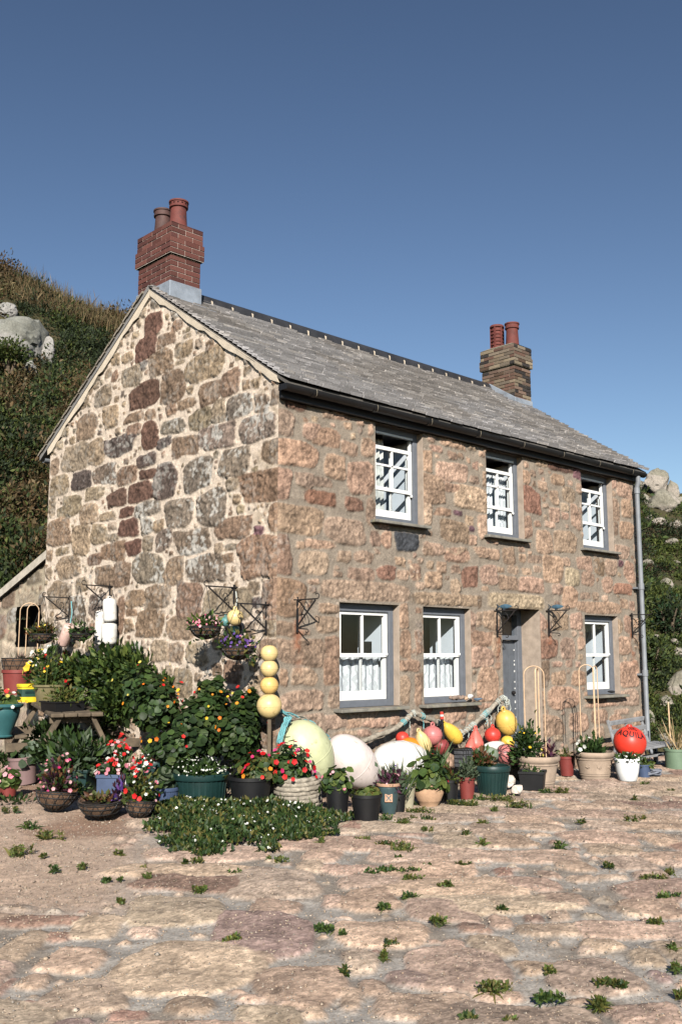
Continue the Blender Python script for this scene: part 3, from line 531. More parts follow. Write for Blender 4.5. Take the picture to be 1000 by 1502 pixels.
# ================================================================ HILLSIDE
HS = np.array([-60, -25, -11.8, -7.1, 10.3, 11.8, 20, 60]); HH = np.array([18.5, 16.9, 15.4, 13.6, 7.8, 7.3, 6.2, 5]); T0H, T1H = 15.0, 34.0
def hillz(s, t):
    c = np.interp(s, HS, HH); d0 = T0H+.5*(fbm(s, t*0, .35, 2, 3)-.5)*2; x = (t-d0)/(T1H-d0)
    z = np.where(x < 1, c*np.clip(x, -.2, 1)**np.where(x > 0, 1.0, 1.0), c+(t-T1H)*.06)
    bumps = (fbm(s, t, .22, 4, 7)-.5)*2.2*sstep(0.02, .25, x)+(fbm(s, t, .9, 3, 8)-.5)*.7*sstep(.0, .12, x)
    return z+bumps*sstep(1.25, .95, x)*.8
hs = np.concatenate([np.linspace(-60, -16, 30)[:-1], np.linspace(-16, 16, 180), np.linspace(16, 60, 30)[1:]]); ht = np.concatenate([np.linspace(14.0, 38, 150), np.linspace(40, 120, 20)])
S3, T3 = np.meshgrid(hs, ht); Z3 = hillz(S3, T3)+.1; Pxy = CAM[None, None, :2]+S3[..., None]*cR[:2]+T3[..., None]*cF[:2]
c1 = fbm(S3, T3, .5, 4, 2)[..., None]; Ch = np.array((.045, .05, .02))*(1-c1)+np.array((.085, .06, .03))*c1
hill = link(mesh_from(np.stack([Pxy[..., 0], Pxy[..., 1], Z3], -1).reshape(-1, 3), grid_faces(len(hs), len(ht), np.ones((len(ht)-1, len(hs)-1), bool)), 'hillside', Ch.reshape(-1, 3), True), 'hillside', MAT['rock']); tag(hill, kind='structure')
def hp(s, t, dz=0.0): q = CAM[:2]+s*cR[:2]+t*cF[:2]; return np.array([q[0], q[1], float(hillz(np.array(s), np.array(t)))+.1+dz])
# ================================================================ FOLIAGE TOOLS
def unit(a): a = np.asarray(a, float); return a/(np.linalg.norm(a, axis=-1, keepdims=True)+1e-9)
class Fol:
    def __init__(s, seed=0): s.V = []; s.F = []; s.C = []; s.n = 0; s.rg = np.random.default_rng(seed)
    def push(s, V, F, C):      # V (n,k,3) F (m,3) C (n,3)
        n, k, _ = V.shape; s.V.append(V.reshape(-1, 3)); f = F[None]+(np.arange(n)*k)[:, None, None]+s.n; s.F.append(f.reshape(-1, 3)); s.C.append(np.repeat(C, k, 0)); s.n += n*k
    def cols(s, n, pal, var=.3):
        pal = np.asarray(pal, float); return pal[s.rg.integers(len(pal), size=n)]*(1+var*(s.rg.random((n, 1))-.5)*2)
    def leaf(s, P, A, size, pal, asp=.5, kind='diamond', var=.3, droop=.15):
        n = len(P); 
        if n == 0: return s
        A = unit(A); rv = s.rg.normal(size=(n, 3)); S = unit(np.cross(A, rv)); N = np.cross(S, A); l = (np.full(n, size) if np.isscalar(size) else size)*(.45+1.05*s.rg.random(n)); l = l[:, None]; C = s.cols(n, pal, var)
        if kind == 'diamond':
            V = np.stack([P, P+A*l*.45+S*l*asp*.5+N*l*.1, P+A*l-N*l*droop, P+A*l*.45-S*l*asp*.5+N*l*.1], 1); s.push(V, np.array([(0, 1, 2), (0, 2, 3)]), C)
        elif kind == 'round':   # A is the leaf's facing
            S2 = N; V = [P-A*l*.08]
            for k in range(7): a = 2*math.pi*k/7; q = .5*(1+.12*math.cos(3*a)); V.append(P+(S*math.cos(a)+S2*math.sin(a))*l*q)
            s.push(np.stack(V, 1), np.array([(0, k, k % 7+1) for k in range(1, 8)]), C)
        elif kind == 'blade':
            w = l*asp*.5; D = np.array([0, 0, -1.0])*l*droop
            V = np.stack([P-S*w, P+S*w, P+A*l*.5-S*w*.9+D*.25, P+A*l*.5+S*w*.9+D*.25, P+A*l+D], 1); s.push(V, np.array([(0, 1, 3), (0, 3, 2), (2, 3, 4)]), C)
        return s
    def flower(s, P, A, r, pal, var=.2, petals=5, cup=.25):
        n = len(P)
        if n == 0: return s
        A = unit(A); S = unit(np.cross(A, s.rg.normal(size=(n, 3)))); N = np.cross(S, A); l = (r*.78*(.6+.7*s.rg.random(n)))[:, None]; V = [P]
        for k in range(petals*2): a = math.pi*k/petals; q = 1.0 if k % 2 == 0 else .8; V.append(P+(S*math.cos(a)+N*math.sin(a))*l*q+A*l*cup*q)
        m = petals*2; s.push(np.stack(V, 1), np.array([(0, k, k % m+1) for k in range(1, m+1)]), s.cols(n, pal, var)); return s
    def cloud(s, c, r, n, clumps=8, spread=.55, hemi=True, out=.75, stray=.07):
        rg = s.rg; c = np.asarray(c, float); r = np.broadcast_to(np.asarray(r, float), (3,)); d = unit(rg.normal(size=(clumps, 3)))
        if hemi: d[:, 2] = np.abs(d[:, 2])
        cc = d*(rg.random((clumps, 1))**.5)*(1-spread*.75); k = rg.integers(clumps, size=n); e = unit(rg.normal(size=(n, 3))); q = cc[k]+e*(rg.random((n, 1))**.45)*spread*(.7+.6*rg.random(clumps))[k][:, None]
        if hemi: q[:, 2] = np.where(q[:, 2] < -.1, -q[:, 2]*.5, q[:, 2])
        q = q*np.where(rg.random((n, 1)) < stray, 1+.35*rg.random((n, 1)), 1); P = c+q*r; A = unit(e*out+q*.7+np.array([0, 0, .35])+rg.normal(0, .35, (n, 3))); return P, A
    def surf(s, c, r, n, jit=.1):       # points on the outside of an ellipsoid's upper part
        e = unit(s.rg.normal(size=(n, 3))); e[:, 2] = np.abs(e[:, 2])*.9+.05; e = unit(e); P = np.asarray(c)+e*np.asarray(r)*(1+jit*(s.rg.random((n, 1))-.4)); return P, unit(e+s.rg.normal(0, .3, (n, 3)))
    def build(s, name, mat, parent=None):
        return link(mesh_from(np.concatenate(s.V), np.concatenate(s.F), name, np.concatenate(s.C)), name, mat, parent)
GR = [(.042, .078, .022), (.06, .10, .026), (.028, .055, .018)]; LG = [(.095, .14, .034), (.13, .165, .04), (.065, .105, .026)]; DG = [(.022, .042, .012), (.032, .055, .016), (.017, .032, .010)]; GG = [(.10, .14, .085), (.13, .16, .10), (.07, .10, .06)]
OL = [(.12, .12, .03), (.16, .14, .04), (.08, .10, .03)]; PU = [(.09, .03, .06), (.12, .05, .07), (.06, .025, .04)]; RB = [(.12, .05, .025), (.16, .07, .03), (.07, .06, .02)]
RED = [(.55, .012, .015), (.65, .03, .025)]; MAG = [(.55, .02, .12), (.6, .06, .2)]; ORG = [(.75, .16, .01), (.8, .28, .02)]; YEL = [(.8, .5, .03), (.75, .6, .12)]; WHT = [(.78, .77, .70)]; PNK = [(.7, .22, .28), (.72, .4, .42)]; VIO = [(.10, .05, .22), (.16, .07, .26)]
vdir = lambda P: unit(np.array([P[0]-CAM[0], P[1]-CAM[1], 0]))
def blooms(g, parent):      # every blossom a piece of its own; a sprinkle of more than a hundred tiny ones stays one part
    tot = sum(len(v)//11 for v in g.V)
    if tot > 100: o = g.build('flowers', MAT['petal'], parent); o['kind'] = 'stuff'; return
    T_ = np.array([(0, k, k % 10+1) for k in range(1, 11)])
    for V, C in zip(g.V, g.C):
        for i in range(len(V)//11): v = V[i*11:i*11+11]; o_ = v[0].copy(); link(mesh_from(v-o_, T_, 'flower', C[i*11:i*11+11]), 'flower', MAT['petal'], parent, o_)
# ================================================================ PLANTERS
MAT['blackpot'] = mat_plain('black_plastic', (.006, .006, .007), .55, .3, 8, .1)
MAT['greenpot'] = mat_plain('dark_green_plastic', (.009, .03, .028), .45, .25, 6, .1)
MAT['redpot'] = mat_plain('red_brown_plastic', (.185, .036, .03), .55, .15, 6, .1, dirt=((.25, .16, .12), 9, .68))
MAT['terra'] = mat_plain('pale_terracotta', (.44, .27, .165), .85, .3, 7, .25, dirt=((.16, .12, .06), 7, .55))
MAT['stonepot'] = mat_plain('weathered_clay', (.34, .255, .19), .9, .25, 8, .3, dirt=((.17, .15, .10), 4, .62))
MAT['whitepot'] = mat_plain('white_ceramic', (.78, .77, .75), .35, .04, 5, .04, dirt=((.5, .48, .44), 12, .72))
MAT['bluepot'] = mat_plain('blue_plastic', (.055, .08, .145), .5, .15, 6, .1)
MAT['tealpot'] = mat_plain('teal_glaze', (.032, .105, .11), .4, .2, 6, .05)
MAT['tealdark'] = mat_plain('dark_teal_glaze', (.045, .075, .08), .35, .25, 6, .05)
MAT['mauvepot'] = mat_plain('dusky_pink_plastic', (.21, .135, .13), .6, .12, 6, .1)
MAT['olivepot'] = mat_plain('olive_glaze', (.17, .145, .075), .35, .25, 6, .05)
MAT['rimclay'] = mat_plain('rim_clay', (.42, .25, .16), .8, .2, 8, .15)
MAT['ltgreen'] = mat_plain('pale_green_plastic', (.14, .20, .13), .55, .15, 6, .1)
MAT['soil'] = mat_plain('soil', (.035, .025, .018), .95, .5, 30, .8, .01)
MAT['coir'] = mat_plain('coir_liner', (.13, .075, .045), .95, .45, 22, .9, .012)
MAT['wire'] = mat_plain('dark_wire', (.02, .02, .02), .5, .2, 9, 0)
MAT['cane'] = mat_plain('split_cane', (.62, .42, .26), .6, .15, 12, .1)
MAT['wood'] = mat_plain('weathered_wood', (.12, .09, .06), .9, .45, 7, .5, dirt=((.10, .11, .05), 5, .6))
MAT['greywood'] = mat_plain('silver_grey_wood', (.25, .25, .255), .85, .25, 8, .4)
MAT['ropefib'] = mat_plain('old_rope', (.30, .26, .205), .95, .45, 26, .6, .008)
MAT['twine'] = mat_plain('pale_twine', (.40, .42, .38), .9, .2, 20, .2); MAT['bluetwine'] = mat_plain('blue_twine', (.14, .36, .38), .9, .25, 20, .2)
def place(px, pyb, pyt, wt, wb, up=0.0):
    P0 = gp(px, pyb, up); k = ppm(P0); rb = wb/2/k; C0 = P0+vdir(P0)*rb; z0 = float(GZ(C0[0], C0[1]))+up; C0[2] = z0-.004; k = ppm(C0); _, t = st_of(C0); h = at_t(px, pyt, t)[2]-C0[2]; return C0, h, wt/2/k, wb/2/k
def pot_mesh(kind, h, rt, rb):
    q = M(); lip = min(.03, h*.12); w = max(.008, rt*.06)
    inner = [(rt-w, h), (rt-w-.004, h*.8), (0, h*.8)]
    if kind == 'plain': q.lathe([(0, 0), (rb, 0), (rt*.97, h-lip), (rt*1.04, h-lip), (rt*1.04, h)]+inner, 32)
    elif kind == 'smooth': q.lathe([(0, 0), (rb*.9, 0), (rb, .012), (rb+(rt-rb)*.55, h*.4), (rt*.99, h*.85), (rt, h-.006), (rt-.004, h)]+inner, 36)
    elif kind == 'ribbed':
        q.lathe([(0, 0), (rb*.96, 0), (rb, .01), (rt*.95, h*.80)], 36)
        q.lathe([(rt*.95, h*.80), (rt*1.03, h*.81), (rt*1.05, h*.86), (rt*1.05, h*.97), (rt*1.02, h)]+inner, 36)
        for k in range(28): a = k*6.2832/28; q.bar((rb*.985*math.cos(a), rb*.985*math.sin(a), .02), (rt*.945*math.cos(a), rt*.945*math.sin(a), h*.79), .02, .012, up=(math.cos(a), math.sin(a), 0))
    elif kind == 'banded': q.lathe([(0, 0), (rb, 0), (rb*1.02, h*.10), (rb*1.06, h*.12), (rb*1.06, h*.15), (rb*1.05, h*.17), (rb*1.08, h*.20), (rb*1.07, h*.23), (rt*.93, h*.70), (rt*.97, h*.72), (rt*.97, h*.76), (rt*.94, h*.77), (rt*.98, h*.80), (rt*1.05, h*.86), (rt*1.06, h*.95), (rt*1.03, h)]+inner, 40)
    elif kind == 'urn': q.lathe([(0, 0), (rb, 0), (rb*1.08, .02), (rb*1.25, h*.25), (rb*1.30, h*.27), (rb*1.32, h*.30), (rt*1.12, h*.62), (rt*1.08, h*.76), (rt*.86, h*.88), (rt*.86, h*.92), (rt*.98, h*.95), (rt, h)]+inner, 36)
    elif kind == 'square': q.lathe([(0, 0), (rb*1.3, 0), (rt*1.27, h-lip*1.2), (rt*1.36, h-lip*1.2), (rt*1.36, h), (rt*1.28, h), (rt*1.25, h*.8), (0, h*.8)], 4, ang=math.pi/4)
    elif kind == 'footed': q.lathe([(0, 0), (rb*1.05, 0), (rb*1.1, h*.03), (rb*.95, h*.07), (rb*1.1, h*.2), (rt*.86, h*.62), (rt*.93, h*.8), (rt*.92, h*.84), (rt*1.1, h*.92), (rt*1.12, h*.98), (rt*1.08, h)]+inner, 36)
    elif kind == 'bowl': q.lathe([(0, 0), (rb, 0), (rb*1.1, h*.1), (rt*.85, h*.5), (rt*.95, h*.85), (rt*1.06, h*.9), (rt*1.07, h)]+inner, 32)
    return q
GRP = 'planters and flower pots around the cottage'
def planter(label, px, pyb, pyt, wt, wb, kind, mat, up=0.0, name='flower_pot', cat='flower pot', rz=0, group=GRP):
    C0, h, rt, rb = place(px, pyb, pyt, wt, wb, up); root = thing(name, label, cat, C0, rz, group); o = pot_mesh(kind, h, rt, rb).build('pot', mat, root, sharp=38)
    if kind in ('square',): bevel(o, .006)
    q = M(); q.lathe([(0, h*.86), (rt*.5, h*.88), (rt*(.90 if kind != 'square' else 1.24), h*.84)], 4 if kind == 'square' else 20, ang=math.pi/4 if kind == 'square' else 0); q.build('soil', MAT['soil'], root)
    root['h'] = h; root['r'] = rt; return root, h, rt
def clean(root):
    for k in ('h', 'r'):
        if k in root: del root[k]
_sd = [100]
def plant(root, h, r, n, leaf, pal, size=(1.0, .8), kind='diamond', asp=.5, flowers=None, clumps=8, stems=None, name='plant', off=(0, 0, 0), droop=.15):
    """leafy plant rooted in the pot: size = (width / pot radius, height in metres)"""
    _sd[0] += 1; f = Fol(_sd[0]); R = r*size[0]; H = size[1]; c = np.array([off[0], off[1], h*.9+off[2]]); P, A = f.cloud(c, (R, R, H), n, clumps)
    if kind == 'blade': A = unit(A*[.6, .6, .2]+[0, 0, 1.0])
    f.leaf(P, A, leaf, pal, asp, kind, droop=droop)
    if stems:
        m = stems; b = c+f.rg.normal(0, R*.25, (m, 3))*[1, 1, 0]; f.leaf(b, unit(f.rg.normal(0, .35, (m, 3))+[0, 0, 1]), H*1.0, [pal[-1]], .035, 'blade', droop=.05)
    o = f.build(name, MAT['leaf'], root)
    if flowers:
        g = Fol(_sd[0]+500)
        for (m, rr, fp) in flowers: P, A = g.surf(c, (R*.98, R*.98, H*.98), m, .3); A = unit(A+np.array([-.3, -.3, .2])); g.flower(P, A, rr, fp)
        blooms(g, o)
    return o
def hoop(root, h, r, px, py_top, wpx, mat, legs=((-.5, 0), (.5, 0)), thick=.006, name='cane_hoop', off=(0, 0), ang=0.0):
    C0 = np.array(root.location); _, t = st_of(C0); top = at_t(px, py_top, t)[2]-C0[2]; hw = wpx/2/ppm(C0); d = cR*math.cos(ang)+cF*math.sin(ang)
    a = np.linspace(0, math.pi, 15); pts = [-d*hw+np.array([0, 0, h*.8])]+[-d*hw*math.cos(t_)+np.array([0, 0, top-hw*.9+hw*.9*math.sin(t_)]) for t_ in a]+[d*hw+np.array([0, 0, h*.8])]
    q = M(); q.tube(np.array(pts)+np.array([off[0], off[1], 0]), thick, 7); return q.build(name, mat, root, sharp=60)

# --- right-hand run of pots, front of the house
r_, h, r = planter('tall white ceramic planter of small white flowers in front of the red buoy', 920, 1146, 1112, 37, 27, 'smooth', MAT['whitepot']); plant(r_, h, r, 260, .05, GR, (1.0, .09), flowers=[(34, .014, WHT)]); clean(r_)
r_, h, r = planter('small blue plastic pot half hidden behind the white planter', 944, 1141, 1121, 20, 17, 'plain', MAT['bluepot']); plant(r_, h, r, 120, .05, LG, (1.2, .08)); clean(r_)
rB, h, r = planter('large banded pale clay pot with rosettes and tall looped canes', 872, 1143, 1102, 56, 42, 'banded', MAT['stonepot'])
plant(rB, h, r, 420, .07, GR, (.95, .22), flowers=[(7, .03, WHT)], off=(-.05, 0, 0))
hoop(rB, h, r, 872, 975, 22, MAT['cane'], off=(-.03, .05)); hoop(rB, h, r, 878, 977, 15, MAT['cane'], ang=.9, off=(.09, .0))
for a_ in (3.3, 4.0, 4.7):
    q = M(); q.lathe([(0, 0), (.032, .0), (.036, .006), (.02, .012), (.0, .016)], 12)
    for k in range(6): q.lathe([(0, 0), (.013, .004), (.009, .012), (0, .014)], 8, (.021*math.cos(k*1.047), .021*math.sin(k*1.047), .004))
    o = q.build('rosette', MAT['stonepot'], rB, sharp=50); rr = r*.82; o.location = (rr*math.cos(a_), rr*math.sin(a_), h*.50); o.rotation_euler = (0, math.radians(82), a_)
clean(rB)
r_, h, r = planter('small plain red brown pot with a dark wire hoop between the two clay pots', 831, 1138, 1109, 24, 18, 'plain', MAT['redpot']); plant(r_, h, r, 90, .05, OL, (.9, .12)); hoop(r_, h, r, 842, 1025, 15, MAT['wire'], thick=.004, name='wire_hoop', off=(.08, -.02)); clean(r_)
rA, h, r = planter('large banded clay pot right of the door with bushy shrub and cane hoop', 789, 1155, 1108, 62, 46, 'banded', MAT['stonepot'])
plant(rA, h, r, 800, .055, GR, (.75, .40), clumps=10, off=(-.14, .04, 0), flowers=[(14, .022, YEL)], stems=14); plant(rA, h, r, 80, .06, PU, (.35, .22), off=(.18, -.05, 0), name='dark_plant')
hoop(rA, h, r, 782, 977, 30, MAT['cane'], off=(.03, .04)); hoop(rA, h, r, 784, 980, 16, MAT['cane'], ang=1.1, off=(.03, .0), thick=.009); clean(rA)
r_, h, r = planter('black square trough of bare soil with a few sprouts beside the white rocks', 781, 1159, 1130, 40, 34, 'square', MAT['blackpot'], rz=.5); plant(r_, h, r, 50, .05, GR, (.8, .06)); clean(r_)
r_, h, r = planter('low black square pot of grey green succulents below the netted pink buoy', 758, 1146, 1124, 30, 26, 'square', MAT['blackpot'], rz=.4); plant(r_, h, r, 240, .06, GG, (1.4, .05), kind='diamond', asp=.7); clean(r_)
r_, h, r = planter('big dark green ribbed plastic tub with a reddish trailing plant', 722, 1168, 1122, 52, 39, 'ribbed', MAT['greenpot']); plant(r_, h, r, 330, .06, RB+GR, (.75, .2), off=(-.07, .05, 0)); clean(r_)
r_, h, r = planter('tall red plastic pot with a round grey green shrub', 685, 1173, 1139, 24, 19, 'plain', MAT['redpot']); plant(r_, h, r, 420, .045, GG, (1.15, .2)); clean(r_)
r_, h, r = planter('scuffed tapered black pot between the clay urn and the red pot', 659, 1179, 1143, 28, 22, 'plain', MAT['blackpot']); plant(r_, h, r, 130, .06, RB+LG, (1.0, .14)); clean(r_)
r_, h, r = planter('round bellied pale clay urn overflowing with bright nasturtium leaves', 629, 1184, 1150, 39, 27, 'urn', MAT['terra'])
o = plant(r_, h, r, 560, .075, LG+GR, (1.55, .34), kind='round', clumps=12, stems=24, flowers=[(5, .03, RED)]); plant(r_, h, r, 26, .34, GR, (.5, .1), kind='blade', asp=.05, name='grass_blades', off=(.2, .1, .05)); clean(r_)
r_, h, r = planter('slim cream glazed pot tucked left of the clay urn', 598, 1186, 1148, 24, 15, 'plain', mat_plain('cream_glaze', (.36, .32, .22), .5, .2, 6, .1)); plant(r_, h, r, 110, .05, LG, (1.1, .1)); clean(r_)
r_, h, r = planter('small black pot of spiky grey lavender behind the blue green glazed pot', 583, 1191, 1164, 25, 20, 'plain', MAT['blackpot']); plant(r_, h, r, 520, .15, GG+GR, (1.2, .28), kind='blade', asp=.05, flowers=[(14, .014, VIO)]); clean(r_)
rg_, h, r = planter('blue green glazed pot with clay rim and a square motif holding purple succulents', 570, 1195, 1150, 32, 20, 'smooth', MAT['tealdark']); plant(rg_, h, r, 320, .06, PU+GG, (1.15, .2), flowers=[(8, .018, PNK)])
q = M(); q.lathe([(r*1.0, h-.018), (r*1.1, h-.012), (r*1.12, h+.004), (r*1.0, h+.012), (r*.92, h+.002)], 32); q.build('rim', MAT['rimclay'], rg_, sharp=50)
q = M(); d_ = -vdir(np.array(rg_.location)); q.box(-.035, .035, -.004, .004, -.035, .035); o = q.build('motif', MAT['rimclay'], rg_); rr_ = r*.93; o.location = Vector((d_[0]*rr_, d_[1]*rr_, h*.58)); o.rotation_euler = (math.radians(-9), 0, math.atan2(d_[1], d_[0])+math.pi/2); bevel(o, .003)
q = M(); 
for s_ in (-1, 1): q.bar((-.022*s_, -.006, -.024), (.022*s_, -.006, .024), .008, .004, up=(0, 1, 0))
oo = q.build('motif_cross', MAT['tealdark'], o); clean(rg_)
r_, h, r = planter('black round pot of low green succulents at the front of the row', 537, 1204, 1164, 46, 35, 'plain', MAT['blackpot']); plant(r_, h, r, 420, .05, LG+OL, (1.02, .09), kind='round'); clean(r_)
r_, h, r = planter('black pot of trailing sedum right of the rope bound planter', 495, 1194, 1152, 36, 29, 'plain', MAT['blackpot']); plant(r_, h, r, 640, .055, GR+LG, (1.35, .22), kind='round', flowers=[(6, .02, PNK)]); clean(r_)
# --- rope-bound planter: a coil of thick rope round a tub
C0, h, rt, rb = place(437, 1190, 1138, 66, 68, 0); rp = thing('rope_planter', 'tub bound in coils of thick old rope with red geraniums', 'planter', C0, 0, GRP)
q = M(); q.lathe([(0, 0), (rb*.86, 0), (rt*.88, h*.98), (rt*.8, h*.98), (rt*.78, h*.8), (0, h*.8)], 28); q.build('tub', MAT['bluepot'], rp, sharp=40)
q = M(); q.lathe([(0, h*.86), (rt*.78, h*.84)], 20); q.build('soil', MAT['soil'], rp)
q = M(); rr = .0235; nt_ = int(h/(rr*1.75)); A_ = np.linspace(0, 2*math.pi*nt_, 150*nt_); rad = rb*.93+(rt-rb)*.5*A_/A_[-1]+.008*np.sin(A_*.7)
q.tube(np.stack([rad*np.cos(A_), rad*np.sin(A_), rr+A_/A_[-1]*(h-rr)+.010*np.sin(A_*1.0+1)], 1), rr, 10, rfun=lambda i, a: 1+.15*math.cos(3*(a)+i*.55)); q.build('rope_coil', MAT['ropefib'], rp, sharp=70)
plant(rp, h, rt, 760, .055, GR, (1.2, .30), kind='round', flowers=[(34, .034, RED), (28, .026, MAG)], off=(-.05, .05, 0), stems=20)
# --- left of it: black bucket and green tubs
r_, h, r = planter('tall black bucket of red geraniums beside the rope bound planter', 367, 1192, 1138, 64, 50, 'plain', MAT['blackpot']); plant(r_, h, r, 700, .055, GR+OL, (1.15, .25), kind='round', flowers=[(22, .032, RED), (12, .026, MAG), (6, .03, ORG)], off=(.08, -.05, 0)); clean(r_)
r_, h, r = planter('wide dark green tub edged with white alyssum in front of the nasturtiums', 294, 1184, 1133, 80, 70, 'ribbed', MAT['greenpot']); plant(r_, h, r, 420, .05, GR, (1.05, .16), flowers=[(110, .011, WHT)]); clean(r_)
r_, h, r = planter('dark green tub of deep red leaves and white alyssum behind the blue pot', 226, 1166, 1114, 50, 42, 'ribbed', MAT['greenpot']); plant(r_, h, r, 300, .05, [(.10, .015, .02)]+GR, (1.05, .14), flowers=[(60, .012, WHT), (14, .02, RED)]); clean(r_)
r_, h, r = planter('blue ribbed pot of a leafy grey green plant before the dark green tubs', 240, 1184, 1154, 44, 36, 'ribbed', MAT['bluepot']); plant(r_, h, r, 240, .085, GG+GR, (1.2, .2), kind='round'); clean(r_)
r_, h, r = planter('dark trough of large palmate leaves in front of the picnic table', 110, 1164, 1126, 60, 56, 'square', MAT['greenpot'], rz=.7); plant(r_, h, r, 900, .11, GR+GG, (1.35, .36), asp=.42, clumps=18); clean(r_)
r_, h, r = planter('leaning dusky pink plastic pot spilling dark ivy leaves', 36, 1150, 1108, 40, 34, 'plain', MAT['mauvepot']); plant(r_, h, r, 420, .075, DG+GG, (1.5, .26), kind='round', off=(.1, 0, -.02)); r_.rotation_euler = (0, -.12, 0); clean(r_)
r_, h, r = planter('blue and white painted tin with pink and white blooms between the coir baskets', 165, 1174, 1134, 42, 40, 'square', MAT['bluepot'], rz=.75)
_h = h
for k, s_ in enumerate((-.45, .1, .5)):
    q = M(); q.box(s_*r-.03, s_*r+.035, -.003, .003, .02, h*(.6+.15*k)); o = q.build('white_daub', MAT['whitepot'], r_); o.location = (0, -r*.945, 0); o.rotation_euler = (math.radians(-1), 0, 0)
plant(r_, h, r, 260, .06, GR, (1.1, .2), flowers=[(20, .03, PNK), (14, .028, WHT), (12, .03, RED)]); clean(r_)
fx = planter('red and pink fuchsia in a black pot by the table end', 172, 1158, 1128, 34, 28, 'plain', MAT['blackpot']); plant(fx[0], fx[1], fx[2], 380, .05, GR, (1.45, .34), flowers=[(60, .026, RED), (34, .024, PNK), (10, .02, WHT)]); clean(fx[0])
r_, h, r = planter('yellow green leafed plant with pink flowers in a small pot at the left edge', 12, 1168, 1146, 26, 22, 'plain', MAT['redpot']); plant(r_, h, r, 150, .09, LG, (1.5, .16), kind='round', flowers=[(8, .035, PNK)]); clean(r_)
r_, h, r = planter('pale green plastic tub at the right edge beyond the bench', 992, 1128, 1098, 34, 32, 'plain', MAT['ltgreen']); plant(r_, h, r, 60, .3, [(.5, .36, .2)], (.9, .2), kind='blade', asp=.03, name='dry_canes'); clean(r_)
# --- coir baskets on the ground
def coir_basket(label, px, pyb, pyt, wt, tilt=(0, 0)):
    C0, h, rt, rb = place(px, pyb, pyt, wt, wt*.5); o = thing('coir_basket', label, 'basket', C0, 0, 'coir lined baskets on the ground'); o.rotation_euler = (tilt[0], tilt[1], 0); bowl(o, h, rt); return o, h, rt
def bowl(o, h, r, z0=0.0, wires=True):
    q = M(); A_ = np.linspace(0, math.pi/2, 9); q.lathe([(r*math.sin(a), z0+h-h*math.cos(a)) for a in A_]+[(r*.93, z0+h*1.0), (r*.84, z0+h*.75), (0, z0+h*.7)], 28); q.build('liner', MAT['coir'], o, sharp=60)
    q = M(); q.lathe([(0, z0+h*.84), (r*.9, z0+h*.84)], 18); q.build('soil', MAT['soil'], o)
    q = M(); ring = lambda rr, z: q.tube([(rr*math.cos(a), rr*math.sin(a), z) for a in np.linspace(0, 2*math.pi, 33)[:-1]], .0045, 6, closed=True)
    ring(r*1.03, z0+h); 
    for e in (.35, .68, .9): ring(r*1.015*math.sin(math.acos(1-e))+.002, z0+h*e)
    for k in range(12):
        a0 = k*math.pi/6; q.tube([((r*1.02)*math.sin(a)*math.cos(a0+.5*a), (r*1.02)*math.sin(a)*math.sin(a0+.5*a), z0+h-(h+.004)*math.cos(a)) for a in A_], .0035, 5)
        q.tube([((r*1.02)*math.sin(a)*math.cos(a0-.5*a), (r*1.02)*math.sin(a)*math.sin(a0-.5*a), z0+h-(h+.004)*math.cos(a)) for a in A_], .0035, 5)
    q.build('wire_frame', MAT['wire'], o)
o, h, r = coir_basket('round coir basket of purple leaves and pink flowers, leftmost on the ground', 80, 1190, 1160, 58, (0, .1)); plant(o, h, r, 420, .06, PU+RB+GR, (1.0, .32), flowers=[(26, .022, PNK), (10, .02, MAG)])
o, h, r = coir_basket('low open coir basket of dry compost with one purple sprig', 149, 1201, 1172, 66, (.06, -.08)); plant(o, h, r, 60, .06, OL+RB, (.9, .04)); plant(o, h, r, 120, .06, VIO+PU, (.35, .18), off=(.16, -.05, 0), name='purple_sprig')
o, h, r = coir_basket('coir basket with red and white flowers hiding its rim, beside the ground cover', 203, 1200, 1174, 44, (0, .12)); plant(o, h, r, 360, .06, GR+OL, (1.15, .34), flowers=[(18, .03, RED), (22, .026, WHT), (10, .03, PNK)])

# ================================================================ PICNIC TABLE AND WHAT STANDS ON IT
tA = at_t(75, 1047, 11.0); tC = at_t(35, 1023, 12.7); e2 = unit(tC-tA); e1 = unit(np.cross(e2, (0, 0, 1.0))); e3 = np.cross(e1, e2)
tz = float(GZ(-1, 2)); TB = thing('picnic_table', 'weathered wooden picnic table with mossy planks crowded by flower pots', 'picnic table', (tA[0], tA[1], tz))
TM = np.array([e1, e2, e3]).T; base = np.array([tA[0], tA[1], tz]); tl_ = lambda a, b, c: TM @ np.array([a, b, c])+tA-base    # a across, b along, c up from the top's face
TW, TLn = .60, 1.80
for i in range(4):
    q = M(); a0 = TW*i/4+.004; a1 = TW*(i+1)/4-.004; V = [tl_(a, b, c) for c in (-.045, 0) for b in (0, TLn) for a in (a0, a1)]; q.add(V, [(0, 2, 3, 1), (4, 5, 7, 6), (0, 1, 5, 4), (2, 6, 7, 3), (0, 4, 6, 2), (1, 3, 7, 5)]); bevel(q.build('table_plank', MAT['wood'], TB), .012)
for b in (.16, TLn-.2):
    q = M(); q.bar(tl_(.02, b, -.085), tl_(TW-.02, b, -.085), .05, .075, up=e3); q.build('cross_beam', MAT['wood'], TB)
    for s_ in (-1, 1):
        q = M(); q.bar(tl_(TW/2+s_*.18, b-.05, -.05), tl_(TW/2+s_*.56, b-.05, -(tA[2]-tz)), .05, .10, up=e2); bevel(q.build('leg', MAT['wood'], TB), .006)
    q = M(); q.bar(tl_(TW/2-.75, b-.1, -.36), tl_(TW/2+.75, b-.1, -.36), .05, .09, up=e3); q.build('seat_beam', MAT['wood'], TB)
